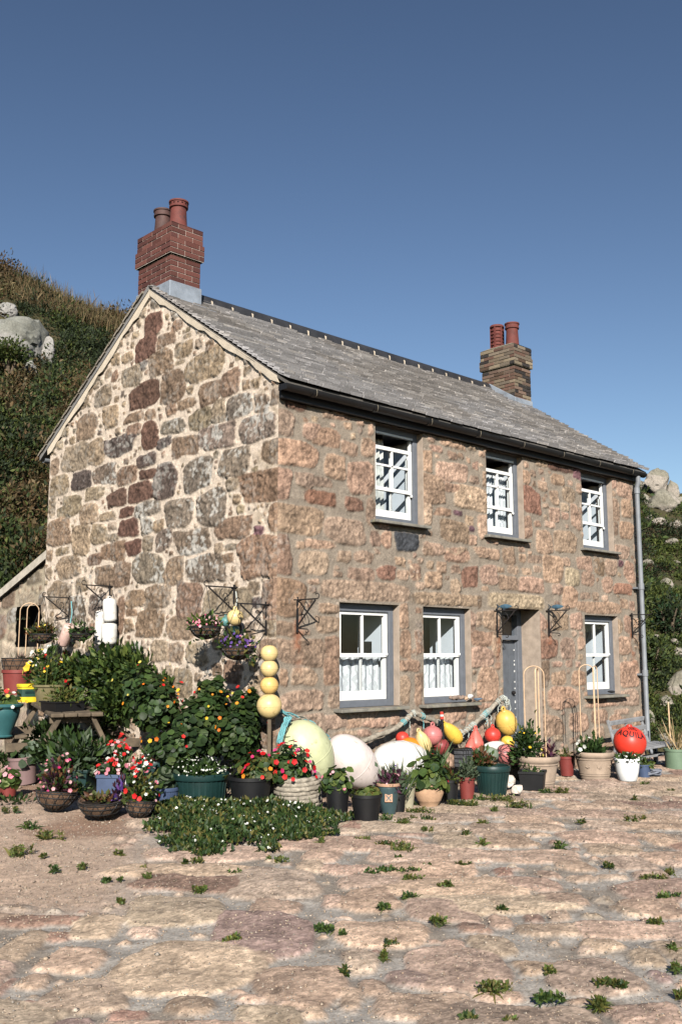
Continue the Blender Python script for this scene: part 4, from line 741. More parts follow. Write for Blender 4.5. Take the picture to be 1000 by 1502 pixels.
for s_ in (-1, 1):
    for w_ in (0, 1): q = M(); c_ = TW/2+s_*(.55+.16*w_); q.bar(tl_(c_, .34, -.29), tl_(c_, TLn, -.29), .145, .04, up=e3); bevel(q.build('seat_plank', MAT['wood'], TB), .01)
def table_pt(px, py):      # pixel -> point on the table's top
    d = ray(px, py); return CAM+d*(((tA-CAM) @ e3)/(d @ e3))
def on_table(label, px, pyb, pyt, wt, wb, kind, mat, name='flower_pot', cat='flower pot'):
    P0 = table_pt(px, pyb); k = ppm(P0); C0 = P0+vdir(P0)*wb/2/k; C0[2] -= .0; k = ppm(C0); _, t = st_of(C0); h = at_t(px, pyt, t)[2]-C0[2]; rt, rb = wt/2/k, wb/2/k
    root = thing(name, label, cat, C0, 0, 'pots standing on the picnic table'); pot_mesh(kind, h, rt, rb).build('pot', mat, root, sharp=38); q = M(); q.lathe([(0, h*.86), (rt*.9, h*.84)], 18); q.build('soil', MAT['soil'], root); return root, h, rt
r_, h, r = on_table('olive glazed bowl of tall leafy bedding plants on the table', 72, 1036, 1004, 46, 30, 'bowl', MAT['olivepot']); plant(r_, h, r, 620, .06, LG+GR+OL, (1.2, .40), clumps=12, flowers=[(12, .022, YEL), (8, .022, RED)], stems=24)
r_, h, r = on_table('black tray of small yellow green seedlings at the front of the table', 92, 1044, 1028, 52, 48, 'square', MAT['blackpot']); plant(r_, h, r, 360, .05, OL+LG, (1.2, .17), clumps=12)
P0 = table_pt(40, 1030); C0 = P0+vdir(P0)*.1; yt = thing('feed_tub', 'yellow plastic tub with a dark green label on the picnic table', 'tub', C0, math.atan2(e1[1], e1[0])+.15); k = ppm(C0); H_ = 26/k; w_ = 13/k
my = mat_plain('yellow_plastic', (.75, .55, .03), .4, .08, 5, .05); q = M(); q.lathe([(0, 0), (w_*.9, 0), (w_, H_*.86)], 24, sq=5); o = q.build('tub_body', my, yt, sharp=40)
q = M(); q.lathe([(w_*1.08, H_*.84), (w_*1.1, H_*.95), (w_*1.03, H_), (0, H_*1.0)], 24, sq=5); q.build('lid', my, yt, sharp=40)
q = M(); q.lathe([(w_*.975, H_*.30), (w_*1.008, H_*.72)], 24, sq=5); me_ = q.build('label_band', mat_plain('green_label', (.02, .06, .045), .5, .2, 5, 0), yt, sharp=40)
q = M(); q.box(-w_*.55, w_*.45, -w_*1.03, -w_*1.0, H_*.48, H_*.6); q.build('label_panel', MAT['greenpot'], yt)
P0 = table_pt(26, 1019); k = ppm(P0); C0 = P0+vdir(P0)*.14; rr = 24/k
rbk = thing('red_tub', 'deep red plastic tub with a coir basket set in its top at the table end', 'tub', C0); q = M(); H_ = 36/k; q.lathe([(0, 0), (rr*.78, 0), (rr*.93, H_*.86), (rr*1.0, H_*.87), (rr*1.0, H_), (rr*.9, H_), (0, H_*.9)], 30); q.build('tub_body', MAT['redpot'], rbk, sharp=40)
cb = thing('coir_basket', 'coir lined basket with dark heather seated in the red tub', 'basket', C0+np.array([0, 0, H_*.52]), 0, 'coir lined baskets on the ground'); del cb['group']; bowl(cb, H_*.95, rr*1.02); plant(cb, H_*.95, rr, 120, .07, PU+DG, (.7, .1), kind='blade', asp=.08)
for k_, (px_, w2, an) in enumerate(((52, 27, .25), (56, 20, .9))): hoop(cb, H_*.9, rr, px_, 884+k_*2, w2, MAT['cane'], ang=an, off=(.12+.05*k_, .0))
P0 = on(4, 1082, 2, .74); C0 = P0+vdir(P0)*.1; k = ppm(C0); te = thing('flower_pot', 'teal glazed footed pot with yellow flowers on the table bench', 'flower pot', C0, 0, 'pots standing on the picnic table'); pot_mesh('footed', 48/k, 25/k, 13/k).build('pot', MAT['tealpot'], te, sharp=38)
q = M(); q.lathe([(0, 40/k), (22/k, 40/k)], 18); q.build('soil', MAT['soil'], te); plant(te, 46/k, 25/k, 260, .08, LG+GR, (1.25, .2), kind='round', flowers=[(14, .028, YEL), (10, .025, WHT), (4, .03, RED)])
r_, h, r = planter('small black pot of dark strap shaped leaves beside the picnic table', 151, 1098, 1050, 26, 20, 'plain', MAT['blackpot']); _sd[0] += 1; f = Fol(9); n = 90; a = f.rg.uniform(0, 6.28, n); A = np.stack([np.cos(a)*.75, np.sin(a)*.75, f.rg.uniform(.5, 1.3, n)], 1)
f.leaf(np.tile([0, 0, h*.9], (n, 1))+f.rg.normal(0, .04, (n, 3))*[1, 1, 0], A, .52, DG, .085, 'blade', droop=.35); f.build('plant', MAT['leaf'], r_); clean(r_)

# ================================================================ BIG PLANTS BY THE GABLE
def mound(name, label, cat, px, pyb, t, lobes, n, leaf, pal, kind, asp=.5, flowers=(), stems=0, grp=None):
    s_ = (px-500)/1438*t; q = CAM[:2]+s_*cR[:2]+t*cF[:2]; z = float(GZ(q[0], q[1])); root = thing(name, label, cat, (q[0], q[1], z), 0, grp); f = Fol(sum(map(ord, label)) % 1000+int(px)); g = Fol(int(px)+7); tot = sum(l[3]*l[4] for l in lobes)
    for (lx, ly, lt, lw, lh) in lobes:     # lobe: px centre, px top/base, depth, half width px, half height px
        c = at_t(lx, ly, lt)-np.array([q[0], q[1], z]); k = FPX/lt/1.01; R = np.array([lw/k, lw/k*.75, lh/k]); m = int(n*lw*lh/tot); P, A = f.cloud(c, R, m, 11, .5, hemi=False)
        keep_ = P[:, 2] > .0; P, A = P[keep_], A[keep_]
        f.leaf(P, unit(A+[-.1, -.15, .25]), leaf, pal, asp, kind)
        for (fr, rr, fp) in flowers:
            P, A = g.surf(c, R*.98, int(fr*lw*lh/tot), .25); A = unit(A+np.array([-.5, -.6, .1])); g.flower(P, A, rr, fp, cup=.4)
    o = f.build('foliage', MAT['leaf'], root)
    if flowers: blooms(g, o)
    if stems:
        f = Fol(int(px)+3); c0 = np.array([0, 0, 0]); B = f.rg.normal(0, .25, (stems, 3))*[1, 1, 0]; f.leaf(B, unit(f.rg.normal(0, .3, (stems, 3))+[0, 0, 1]), .9, [(.09, .10, .04)], .03, 'blade', droop=0); f.build('stems', MAT['leaf'], root)
    return root
mound('nasturtium', 'sprawling nasturtium mound with round leaves and orange flowers against the gable', 'plant', 300, 1120, 9.75,
      [(300, 1055, 9.9, 72, 52), (352, 1075, 9.6, 46, 48), (232, 1045, 10.2, 52, 48), (270, 1095, 9.7, 72, 34), (365, 1035, 9.75, 28, 34), (205, 1015, 10.5, 42, 40), (310, 1020, 10.0, 30, 26)], 7200, .066, GR+GR+DG+DG+[(.07, .10, .028)], 'round', flowers=[(36, .024, ORG), (24, .024, YEL), (22, .024, RED)])
mound('leafy_shrub', 'tall leafy green shrub growing up the gable behind the picnic table', 'shrub', 175, 1090, 11.1,
      [(175, 975, 11.75, 55, 36), (140, 1000, 11.95, 36, 34), (215, 985, 11.5, 42, 34), (240, 1020, 11.2, 40, 45), (180, 1030, 11.6, 45, 40), (158, 1050, 11.9, 24, 40), (112, 985, 12.3, 24, 22)], 4800, .092, GR+LG+LG+DG, 'diamond', .48, flowers=[(8, .03, YEL)])
mound('leafy_shrub', 'yellow green bushy plant behind the pots at the table end', 'shrub', 96, 1080, 11.5, [(98, 985, 12.75, 26, 28), (66, 995, 13.0, 22, 22), (118, 1010, 12.6, 24, 26)], 800, .09, LG+OL+GR, 'diamond', .5, flowers=[(7, .03, YEL), (8, .025, RED)])
mound('white_flowers', 'small clump of white and yellow blooms under the hanging basket by the shed', 'plant', 58, 1000, 12.4, [(57, 966, 12.4, 13, 12), (72, 956, 12.4, 10, 8), (48, 990, 12.4, 14, 18)], 200, .07, GR, 'diamond', flowers=[(22, .04, WHT), (12, .05, YEL)])
mound('weeds', 'low dark weeds growing between the pots left of the pink pot', 'plant', 60, 1172, 9.6, [(20, 1178, 9.6, 40, 7), (112, 1160, 9.9, 30, 10), (-40, 1165, 9.8, 40, 14)], 700, .055, DG+GR, 'diamond')
mound('weeds', 'shaded weeds under the picnic table bench at the left edge', 'plant', 10, 1120, 10.8, [(2, 1118, 11.2, 30, 16), (95, 1098, 10.75, 60, 26), (75, 1085, 12, 60, 36), (150, 1100, 10.6, 34, 24), (-40, 1095, 11, 40, 30)], 2000, .07, DG+GR, 'diamond')
# ================================================================ IRON BRACKETS AND HANGING BASKETS
def bracket(label, P, out, H=.34, Ln=.34, fish=False, group='iron hanging basket brackets'):
    o = thing('wall_bracket', label, 'bracket', P, 0, group); d = np.asarray(out, float); z = np.array([0, 0, 1.0]); q = M(); b = d*.022
    q.bar(b+z*.03, b-z*H, .022, .012, up=d); q.build('back_plate', MAT['iron'], o)
    q = M(); q.bar(b-d*.0, b+d*Ln, .014, .014); side = np.cross(d, z); q.bar(b-side*.05, b+side*.05, .02, .01)
    q.tube([b+d*Ln+d*.028*math.sin(a)+z*(.028-.028*math.cos(a)) for a in np.linspace(0, 4.2, 10)], .005, 6); q.build('arm', MAT['iron'], o)
    q = M(); q.bar(b+d*Ln*.92-z*.01, b-z*(H*.82), .013, .012, up=side); q.bar(b+d*Ln*.5-z*.30, b-z*H*.88, .011, .011, up=side)
    q.tube([b+d*(Ln*.5+.02*math.sin(a))-z*(.30+.018-.018*math.cos(a)) for a in np.linspace(0, 4.4, 9)], .005, 6); q.build('brace', MAT['iron'], o)
    q = M(); c = b+d*Ln*.34-z*H*.3; q.tube([c+(d*math.cos(a)+z*math.sin(a))*(.012+.009*a) for a in np.linspace(0, 7.5, 26)], .0045, 6); q.build('scroll', MAT['iron'], o)
    if fish:
        prof = [(0, -.105), (.012, -.085), (.026, -.03), (.03, .01), (.022, .06), (.008, .085), (.004, .095)]; q = M(); q.lathe(prof, 12, sx=.35); f = q.build('fish', mat_plain('blue_grey_fish', (.06, .12, .17), .4, .3, 12, .1), o, sharp=60)
        f.location = Vector(b+d*Ln*.45+z*.05); f.rotation_euler = (0, 0, 0); f.rotation_mode = 'QUATERNION'; f.rotation_quaternion = Vector((0, 0, -1)).rotation_difference(Vector(d))
        q = M(); q.prism([(-.04, .14), (0, .085), (.04, .14), (.0, .115)], 0, -.003, .003); q.prism([(.028, -.0), (.055, .03), (.02, .04)], 0, -.003, .003); q.build('fin', mat_plain('fin_dark', (.03, .05, .07), .5, .2, 9, 0), f)
        q = M(); q.bar(b+d*Ln*.45, b+d*Ln*.45+z*.03, .008, .008); q.build('fish_post', MAT['iron'], o)
    return o, b+d*Ln+np.asarray(P)
OUTG, OUTF = (-1, 0, 0), (0, -1, 0)
tips = {}
for k, lab, q in (('g1', 'black iron bracket on the gable above the stacked white floats', (164, 860)), ('g2', 'black iron bracket on the gable nearest the shed', (105, 877)), ('g3', 'black iron bracket on the gable holding the left of the two hanging baskets', (346, 862)), ('g4', 'black iron bracket on the gable nearest the house corner', (393, 887))):
    P = on(*q, 0, 0); _, tips[k] = bracket(lab, P, OUTG, .30, .36)
for lab, q, fi in (('empty black iron bracket on the front wall left of the first window', (434, 880), 0), ('iron bracket topped by a fish left of the door', (726, 896), 1), ('iron bracket topped by a fish right of the door', (802, 896), 1), ('empty iron bracket beside the downpipe at the far end of the front', (924, 902), 0)):
    bracket(lab, on(*q, 1, 0), OUTF, .33, .30, fi)
def hanging(label, tip, drop, r, pal, flowers, n=320, h=None, tilt=(0, 0), trail=.15, leaf=.055):
    h = h or r*.82; o = thing('hanging_basket', label, 'hanging basket', tip-np.array([0, 0, drop+h]), 0, 'hanging baskets on the gable'); bowl(o, h, r)
    for k in range(3): a = k*2.094+.4; q = M(); q.tube([(r*math.cos(a), r*math.sin(a), h), (0.004*math.cos(a), .004*math.sin(a), h+drop)], .003, 5); q.build('chain', MAT['wire'], o)
    p = plant(o, h, r, n, leaf, pal, (1.1, .13), flowers=flowers)
    f = Fol(int(r*1000)+n); m = 26; a = f.rg.uniform(3.0, 6.3, m); P = np.stack([r*1.02*np.cos(a), r*1.02*np.sin(a), h-f.rg.random(m)*trail], 1); f.leaf(P, unit(f.rg.normal(0, .5, (m, 3))+[0, 0, -.6]), leaf, pal); f.build('trailing_stems', MAT['leaf'], p); o.rotation_euler = (tilt[0], tilt[1], 0); return o
def drop_to(tip, py): _, t = st_of(tip); return tip[2]-at_t(500, py, t)[2]
hanging('hanging basket of pink trailing flowers, left of the pair near the corner', tips['g3'], drop_to(tips['g3'], 919), .155, GR+LG, [(46, .02, PNK), (14, .02, MAG)])
hanging('hanging basket of violet lobelia, right of the pair near the corner', tips['g4'], drop_to(tips['g4'], 948), .16, GR+OL, [(70, .02, VIO), (10, .018, PNK)])
hanging('bushy hanging basket of brown and green leaves in front of the shed', tips['g2'], drop_to(tips['g2'], 930), .15, OL+RB+DG, [(8, .02, YEL)], 460)
hanging('bare hanging basket with a few leaves beside the white floats', tips['g1'], drop_to(tips['g1'], 925), .14, GR, None, 90, tilt=(.2, -.2))

# ================================================================ FLOATS AND BUOYS
def pl(name, c, **k): return mat_plain(name, c, k.pop('rough', .42), .16, 7, .08, dirt=k.pop('dirt', ((c[0]*.58, c[1]*.54, c[2]*.46), 9, .575)), **k)
BM = {'amber': pl('amber_yellow_float', (.68, .42, .10)), 'cream': pl('cream_float', (.66, .49, .22)), 'orangecream': pl('amber_float', (.70, .44, .15)), 'yellow': pl('yellow_float', (.75, .46, .07)), 'white': pl('white_float', (.70, .67, .62)), 'pinkwhite': pl('pinkish_white_float', (.70, .60, .55)), 'green': pl('pale_green_float', (.53, .54, .32)),
      'red': pl('red_float', (.58, .05, .035)), 'orange': pl('orange_float', (.75, .22, .02)), 'pink': pl('faded_pink_float', (.48, .16, .15)), 'darkred': pl('dark_red_float', (.22, .04, .04)), 'salmon': pl('salmon_red_float', (.60, .13, .10)), 'teal': pl('teal_float', (.10, .24, .23)), 'greygreen': pl('grey_green_float', (.22, .27, .20)), 'bright': pl('bright_red_float', (.68, .045, .025), dirt=None)}
def egg(label, e1, e2, w, Y, mat, shape='egg', group='fishing floats heaped along the front wall', name='buoy', X=None, eye=True, twist=0):
    A = on(*e1, 1, Y) if X is None else on(*e1, 0, X); B = on(*e2, 1, Y) if X is None else on(*e2, 0, X); ax = B-A; Ln = np.linalg.norm(ax); k = ppm((A+B)/2); r = w/2/k; o = thing(name, label, 'buoy', (A+B)/2, 0, group); q = M(); n = 22
    if shape == 'egg': pr = [(r*math.sin(a)*(1+.06*math.cos(a)), -Ln/2*math.cos(a)) for a in np.linspace(0, math.pi, n)]
    elif shape == 'pear': pr = [(r*(math.sin(a)**.9)*(1-.38*(1+math.cos(a))/2*(1 if math.cos(a) > 0 else 1)), -Ln/2*math.cos(a)) for a in np.linspace(0, math.pi, n)]
    elif shape == 'cyl': pr = [(0, -Ln/2), (r*.55, -Ln/2), (r*.88, -Ln/2+r*.14), (r, -Ln/2+r*.45), (r, Ln/2-r*.45), (r*.88, Ln/2-r*.14), (r*.55, Ln/2), (0, Ln/2)]
    elif shape == 'cone': pr = [(0, -Ln/2), (r*.22, -Ln/2), (r*.28, -Ln*.42), (r*.6, -Ln*.2), (r*.92, Ln*.1), (r, Ln*.25), (r*.8, Ln*.42), (0, Ln/2)]
    q.lathe(pr, 28); 
    if shape == 'egg' and r > .06: q.lathe([(r*1.0, -.004), (r*1.012, -.003), (r*1.012, .003), (r*1.0, .004)], 28, (0, 0, 0))
    b = q.build('body', mat, o, sharp=60 if shape == 'cyl' else None, smooth=True); rot_ = Vector((0, 0, 1)).rotation_difference(Vector(ax)); b.rotation_mode = 'QUATERNION'; b.rotation_quaternion = rot_
    if eye:
        q = M(); rr = r*.22; q.tube([(rr*math.cos(a), 0, -Ln/2-rr*.5+rr*math.sin(a)) for a in np.linspace(0, 2*math.pi, 15)[:-1]], rr*.42, 7, closed=True); q.lathe([(r*.34, -Ln/2+r*.12), (r*.26, -Ln/2-rr*.15), (0, -Ln/2-rr*.2)], 14); e = q.build('lug', mat, o, sharp=60); e.rotation_mode = 'QUATERNION'; e.rotation_quaternion = rot_
    return o, r, Ln, rot_
def ballf(label, px, py, w, Y=None, mat=None, X=None, **k): return egg(label, (px, py-w/2), (px, py+w/2), w, Y, mat, X=X, **k)
GL = 'large mooring buoys propped on the front wall'
egg('huge pale green buoy leaning at the house corner', (428, 1062), (472, 1150), 78, -.34, BM['green'], 'egg', GL, eye=False)
egg('large pinkish white buoy next to the pale green one', (488, 1087), (548, 1150), 64, -.36, BM['pinkwhite'], 'egg', GL, eye=False)
egg('big round white buoy in the middle of the heap', (551, 1117), (626, 1117), 60, -.42, BM['white'], 'egg', GL, eye=False)
egg('narrow tapering red buoy between the two white buoys', (536, 1096), (546, 1140), 24, -.2, BM['salmon'], 'pear')
ballf('bright orange ball resting behind the big white buoy', 601, 1099, 35, -.24, BM['orange'], eye=False)
ballf('small red ball peeping above the orange one', 590, 1083, 20, -.14, BM['red'], eye=False)
egg('cream pear shaped buoy with a knobbed neck and brown specks', (614, 1073), (626, 1104), 27, -.34, BM['cream'], 'pear')
ballf('dusty pink ball with dark rope lines under the second window', 634, 1079, 29, -.22, BM['pink'])
ballf('dark red ball sunk low between the pink and yellow floats', 646, 1095, 25, -.25, BM['darkred'], eye=False)
egg('yellow pear shaped float below the window sill', (651, 1062), (674, 1088), 27, -.2, BM['yellow'], 'pear')
egg('faded red cone shaped float with dark cord', (697, 1069), (697, 1100), 25, -.28, BM['salmon'], 'cone')
egg('smaller split red cone float left of the faded red cone', (692, 1082), (688, 1104), 17, -.34, BM['salmon'], 'cone')
ballf('bright red ball under the rope beside the door', 722, 1079, 24, -.2, BM['red'])
egg('yellow ball hanging from the rope end in front of the door', (738, 1042), (747, 1079), 31, -.16, BM['amber'], 'egg')
ballf('small amber float behind the netted pink ball', 744, 1089, 20, -.2, BM['yellow'], eye=False)
egg('white oval float lying below the bright red ball', (707, 1099), (739, 1092), 16, -.34, BM['white'], 'egg', eye=False)
egg('mottled grey green float in front of the white oval float', (699, 1105), (730, 1108), 24, -.42, BM['greygreen'], 'egg', eye=False)
o, r, Ln, rq = egg('pink ball wrapped in black net beside the door', (732, 1104), (759, 1112), 31, -.5, BM['pink'], 'egg', eye=False)
q = M()
for k in range(9):
    a0 = k*2*math.pi/9
    for sg in (1, -1): q.tube([((r*1.02+.003)*math.sin(a)*math.cos(a0+sg*.55*a+.05*math.sin(a*9)), (r*1.02+.003)*math.sin(a)*math.sin(a0+sg*.55*a), -(Ln/2+.004)*math.cos(a)) for a in np.linspace(.12, math.pi-.12, 20)], .0035, 5)
e = q.build('net', MAT['wire'], o); e.rotation_mode = 'QUATERNION'; e.rotation_quaternion = rq
# the crab creel and the dan stick
P = on(680, 1112, 1, -.45); k = ppm(P); cr = thing('crab_creel', 'small dark netted creel among the buoys behind the red pot', 'creel', P); w_, h_ = 14/k, 15/k
q = M(); q.box(-w_*.96, w_*.96, -w_*.7, w_*.7, -h_, h_*.9); bevel(q.build('creel_body', mat_plain('creel_grey', (.07, .07, .075), .9, .4, 14, .3), cr), .03, 3)
q = M()
for i in range(6): x = -w_+2*w_*i/5; q.tube([(x, -w_*.72, -h_), (x+.01, -w_*.73, h_*.8), (x, -w_*.5, h_*.93), (x, w_*.6, h_*.93)], .004, 5)
for i in range(5): z = -h_*.8+i*h_*.4; q.tube([(-w_, w_*.5, z), (-w_*.98, -w_*.7, z+.005), (w_*.98, -w_*.7, z-.005), (w_, w_*.5, z)], .004, 5)
q.build('creel_netting', MAT['wire'], cr)
dn = thing('marker_stick', 'short black marker stick with a red and white tip among the floats', 'stick', on(650, 1084, 1, -.3)); q = M(); q.tube([(0, 0, 0), (-.02, .0, .22)], .016, 10); q.build('shaft', MAT['black'], dn, sharp=40); q = M(); q.tube([(-.02, 0, .22), (-.024, 0, .30)], .02, 10); q.build('tip', BM['red'], dn, sharp=40); q = M(); q.tube([(-.0215, 0, .25), (-.0225, 0, .27)], .0215, 10); q.build('tip_band', BM['white'], dn, sharp=40)
# cream floats threaded on a post at the corner
GC = 'cream floats threaded on a post'
for lab, py, w in (('topmost of the four cream balls on the corner post', 959, 26), ('second from the top of the four cream balls on the post', 981, 26), ('third cream ball down on the corner post', 1006, 27), ('largest cream ball, lowest on the corner post', 1036, 37)):
    ballf(lab, 395, py, w, mat=BM['orangecream'] if w == 27 else BM['cream'], X=-.20, group=GC, eye=False)
P1 = on(395, 1037, 0, -.20); pp = thing('post', 'slim grey post carrying the four cream balls at the corner', 'post', (P1[0], P1[1], float(GZ(P1[0], P1[1]))-.02)); q = M(); q.tube([(0, 0, 0), (0.004, 0, .5), (0, 0, on(395, 945, 0, -.2)[2]-P1[2]+P1[2]-pp.location.z)], .022, 9); q.build('shaft', MAT['wood'], pp, sharp=50)
GH = 'floats hung on the gable'
ballf('single yellow ball float hung above the two baskets', 345, 906, 24, mat=BM['cream'], X=-.2, group=GH); ballf('small teal ball float beside the hanging yellow ball', 331, 912, 15, mat=BM['teal'], X=-.14, group=GH); ballf('small teal ball float tucked below the hanging yellow ball', 345, 924, 14, mat=BM['teal'], X=-.12, group=GH)
egg('upper white cylinder float of the stack hung on the gable', (161, 878), (162, 913), 20, None, BM['white'], 'cyl', GH, X=-.16); egg('lower and wider white cylinder float of the hung stack', (161, 914), (160, 946), 23, None, BM['white'], 'cyl', GH, X=-.17, eye=False)
egg('slim leaning white cylinder float left of the hung stack', (148, 896), (145, 946), 14, None, BM['white'], 'cyl', GH, X=-.1); egg('faded pink cylinder float hanging at a slant near the shed', (103, 917), (92, 946), 17, None, pl('faded_rose_float', (.62, .42, .36)), 'cyl', GH, X=-.18)
for a, b, lab in (((165, 866), (161, 878), 'black cord holding the white cylinder floats'), ((105, 882), (103, 917), 'pale blue cord holding the pink cylinder float'), ((346, 868), (345, 894), 'pale cord holding the single yellow ball')):
    A, B = on(*a, 0, -.06), on(*b, 0, -.17); o = thing('cord', lab, 'cord', A, 0, 'cords on the gable'); q = M(); m_ = (A+B)/2+[.02, 0, 0]; q.tube(np.array([A, m_, B])-A, .007, 6); q.build('strand', MAT['wire'] if 'black' in lab else MAT['bluetwine'] if 'blue' in lab else MAT['twine'], o)
# --- the lettered red buoy
P = on(923, 1089, 1, -1.06); k = ppm(P); R = 23.6/k; rb = thing('lettered_buoy', 'glossy red ball buoy lettered AQUILA on the grey bench', 'buoy', P, 0, 'fishing floats heaped along the front wall'); del rb['group']
q = M(); q.lathe([(R*math.sin(a), -R*math.cos(a)) for a in np.linspace(0, math.pi, 32)], 44); q.build('body', BM['bright'], rb, smooth=True)
q = M(); q.lathe([(R*.2, R*.97), (R*.16, R*1.08), (0, R*1.1)], 14); q.build('lug', BM['bright'], rb, sharp=50)
fw = unit(CAM-P); rt_ = unit(np.cross((0, 0, 1.0), fw)); upv = np.cross(fw, rt_)
def letters(word, lat, size, name, tilt, lon0=0.0):
    cu = bpy.data.curves.new('lettering', 'FONT'); cu.body = word; cu.size = 1; cu.align_x = 'CENTER'; cu.resolution_u = 6; cu.offset = .035; cu.space_character = 1.12; to = bpy.data.objects.new('lettering', cu); COL.objects.link(to); dg = bpy.context.evaluated_depsgraph_get(); me = bpy.data.meshes.new_from_object(to.evaluated_get(dg)); bpy.data.objects.remove(to)
    bm = bmesh.new(); bm.from_mesh(me); bmesh.ops.triangulate(bm, faces=bm.faces); bmesh.ops.subdivide_edges(bm, edges=bm.edges, cuts=3, use_grid_fill=True)
    for v in bm.verts:
        x, y = v.co.x*size, v.co.y*size; lo = x+lon0; la = lat+y
        d = rt_*math.sin(lo)*math.cos(la)+upv*math.sin(la)+fw*math.cos(lo)*math.cos(la); ct, st_ = math.cos(tilt), math.sin(tilt); d = fw*(d @ fw)+rt_*((d @ rt_)*ct+(d @ upv)*st_)+upv*(-(d @ rt_)*st_+(d @ upv)*ct); v.co = Vector(d*R*1.006)
    bm.to_mesh(me); bm.free(); return link(me, name, MAT['black'], rb)
letters('AQUILA', .36, .54, 'lettering', .16, .06); letters('GIRL', .88, .42, 'lettering', .16, .1)
# --- thick rope swag
rpx = [(505, 1092), (530, 1088), (555, 1078), (575, 1071), (593, 1058), (606, 1046), (616, 1049), (628, 1054), (642, 1060), (660, 1071), (678, 1074), (690, 1066), (704, 1054), (718, 1041), (729, 1030), (737, 1024), (743, 1030), (741, 1037), (734, 1036)]
pts = np.array([on(x, y, 1, -.13-.02*math.sin(i*1.3)) for i, (x, y) in enumerate(rpx)])
def smooth_path(P, n):
    t = np.linspace(0, len(P)-1, n); i = np.clip(t.astype(int), 0, len(P)-2); f = (t-i)[:, None]; g = lambda j: P[np.clip(j, 0, len(P)-1)]; p0, p1, p2, p3 = g(i-1), g(i), g(i+1), g(i+2)
    return .5*((2*p1)+(-p0+p2)*f+(2*p0-5*p1+4*p2-p3)*f*f+(-p0+3*p1-3*p2+p3)*f**3)
RP = smooth_path(pts, 260); o0 = RP[0].copy(); rs = thing('rope_swag', 'thick old rope swagged along the front wall with twine lashings', 'rope', o0); q = M(); q.tube(RP-o0, .028, 10, rfun=lambda i, a: 1+.15*math.cos(3*a+i*.5)); q.build('rope', MAT['ropefib'], rs, sharp=80)
rg2 = np.random.default_rng(31)
for k in range(26):
    i = int(rg2.uniform(4, 250)); c = RP[i]-o0; tdir = unit(RP[min(i+2, 259)]-RP[i-2]); u = unit(np.cross(tdir, (0, 1, 0))); v = np.cross(tdir, u); m = 26; A_ = np.linspace(0, 2*math.pi*rg2.uniform(1.5, 3), m); adv = np.linspace(-.03, .03, m)*rg2.uniform(.6, 1.6)
    pth = [c+(u*math.cos(a)+v*math.sin(a))*.0315+tdir*d for a, d in zip(A_, adv)]; e = pth[-1]; ln = rg2.uniform(.04, .2)
    for s_ in np.linspace(.15, 1, 6): pth.append(e+np.array([rg2.normal(0, .012), -.02*s_+rg2.normal(0, .008), -ln*s_]))
    q = M(); q.tube(pth, rg2.uniform(.004, .007), 5); q.build('twine', MAT['bluetwine'] if rg2.random() < .2 else MAT['twine'], rs)
tp = [(408, 1040), (418, 1046), (430, 1050), (444, 1054), (458, 1062), (470, 1072), (480, 1081), (492, 1088), (506, 1092)]; T0 = smooth_path(np.array([on(x, y, 1, -.12) for x, y in tp]), 80); ts_ = thing('twine_bundle', 'bundle of blue green twine draped over the pale green buoy', 'twine', T0[0]); b0 = T0[0].copy()
for k in range(7):
    ph = k*.9; off = np.stack([.012*np.sin(np.linspace(0, 14, 80)+ph), .012*np.cos(np.linspace(0, 11, 80)+ph*2), .016*np.sin(np.linspace(0, 17, 80)+ph*3)], 1); q = M(); q.tube(T0-b0+off, .007, 6); q.build('strand', MAT['bluetwine'] if k % 3 else MAT['ropefib'], ts_)
for k in range(4):
    S0 = smooth_path(np.array([on(x+k*2.2-3, y, 1, -.36-.02*k) for x, y in ((424, 1052), (418, 1062), (413, 1075), (409, 1090))]), 24); q = M(); q.tube(S0-b0+.006*np.sin(np.arange(24)[:, None]*.9+k), .007, 6); q.build('strand', MAT['bluetwine'], ts_)
q = M(); kc = on(421, 1057, 1, -.34)-b0; a = np.linspace(0, 19, 70); q.tube([kc+np.array([.032*math.cos(x)*math.cos(x*.31), .026*math.sin(x*.31), .03*math.sin(x)]) for x in a], .008, 6); q.build('knot', MAT['bluetwine'], ts_)

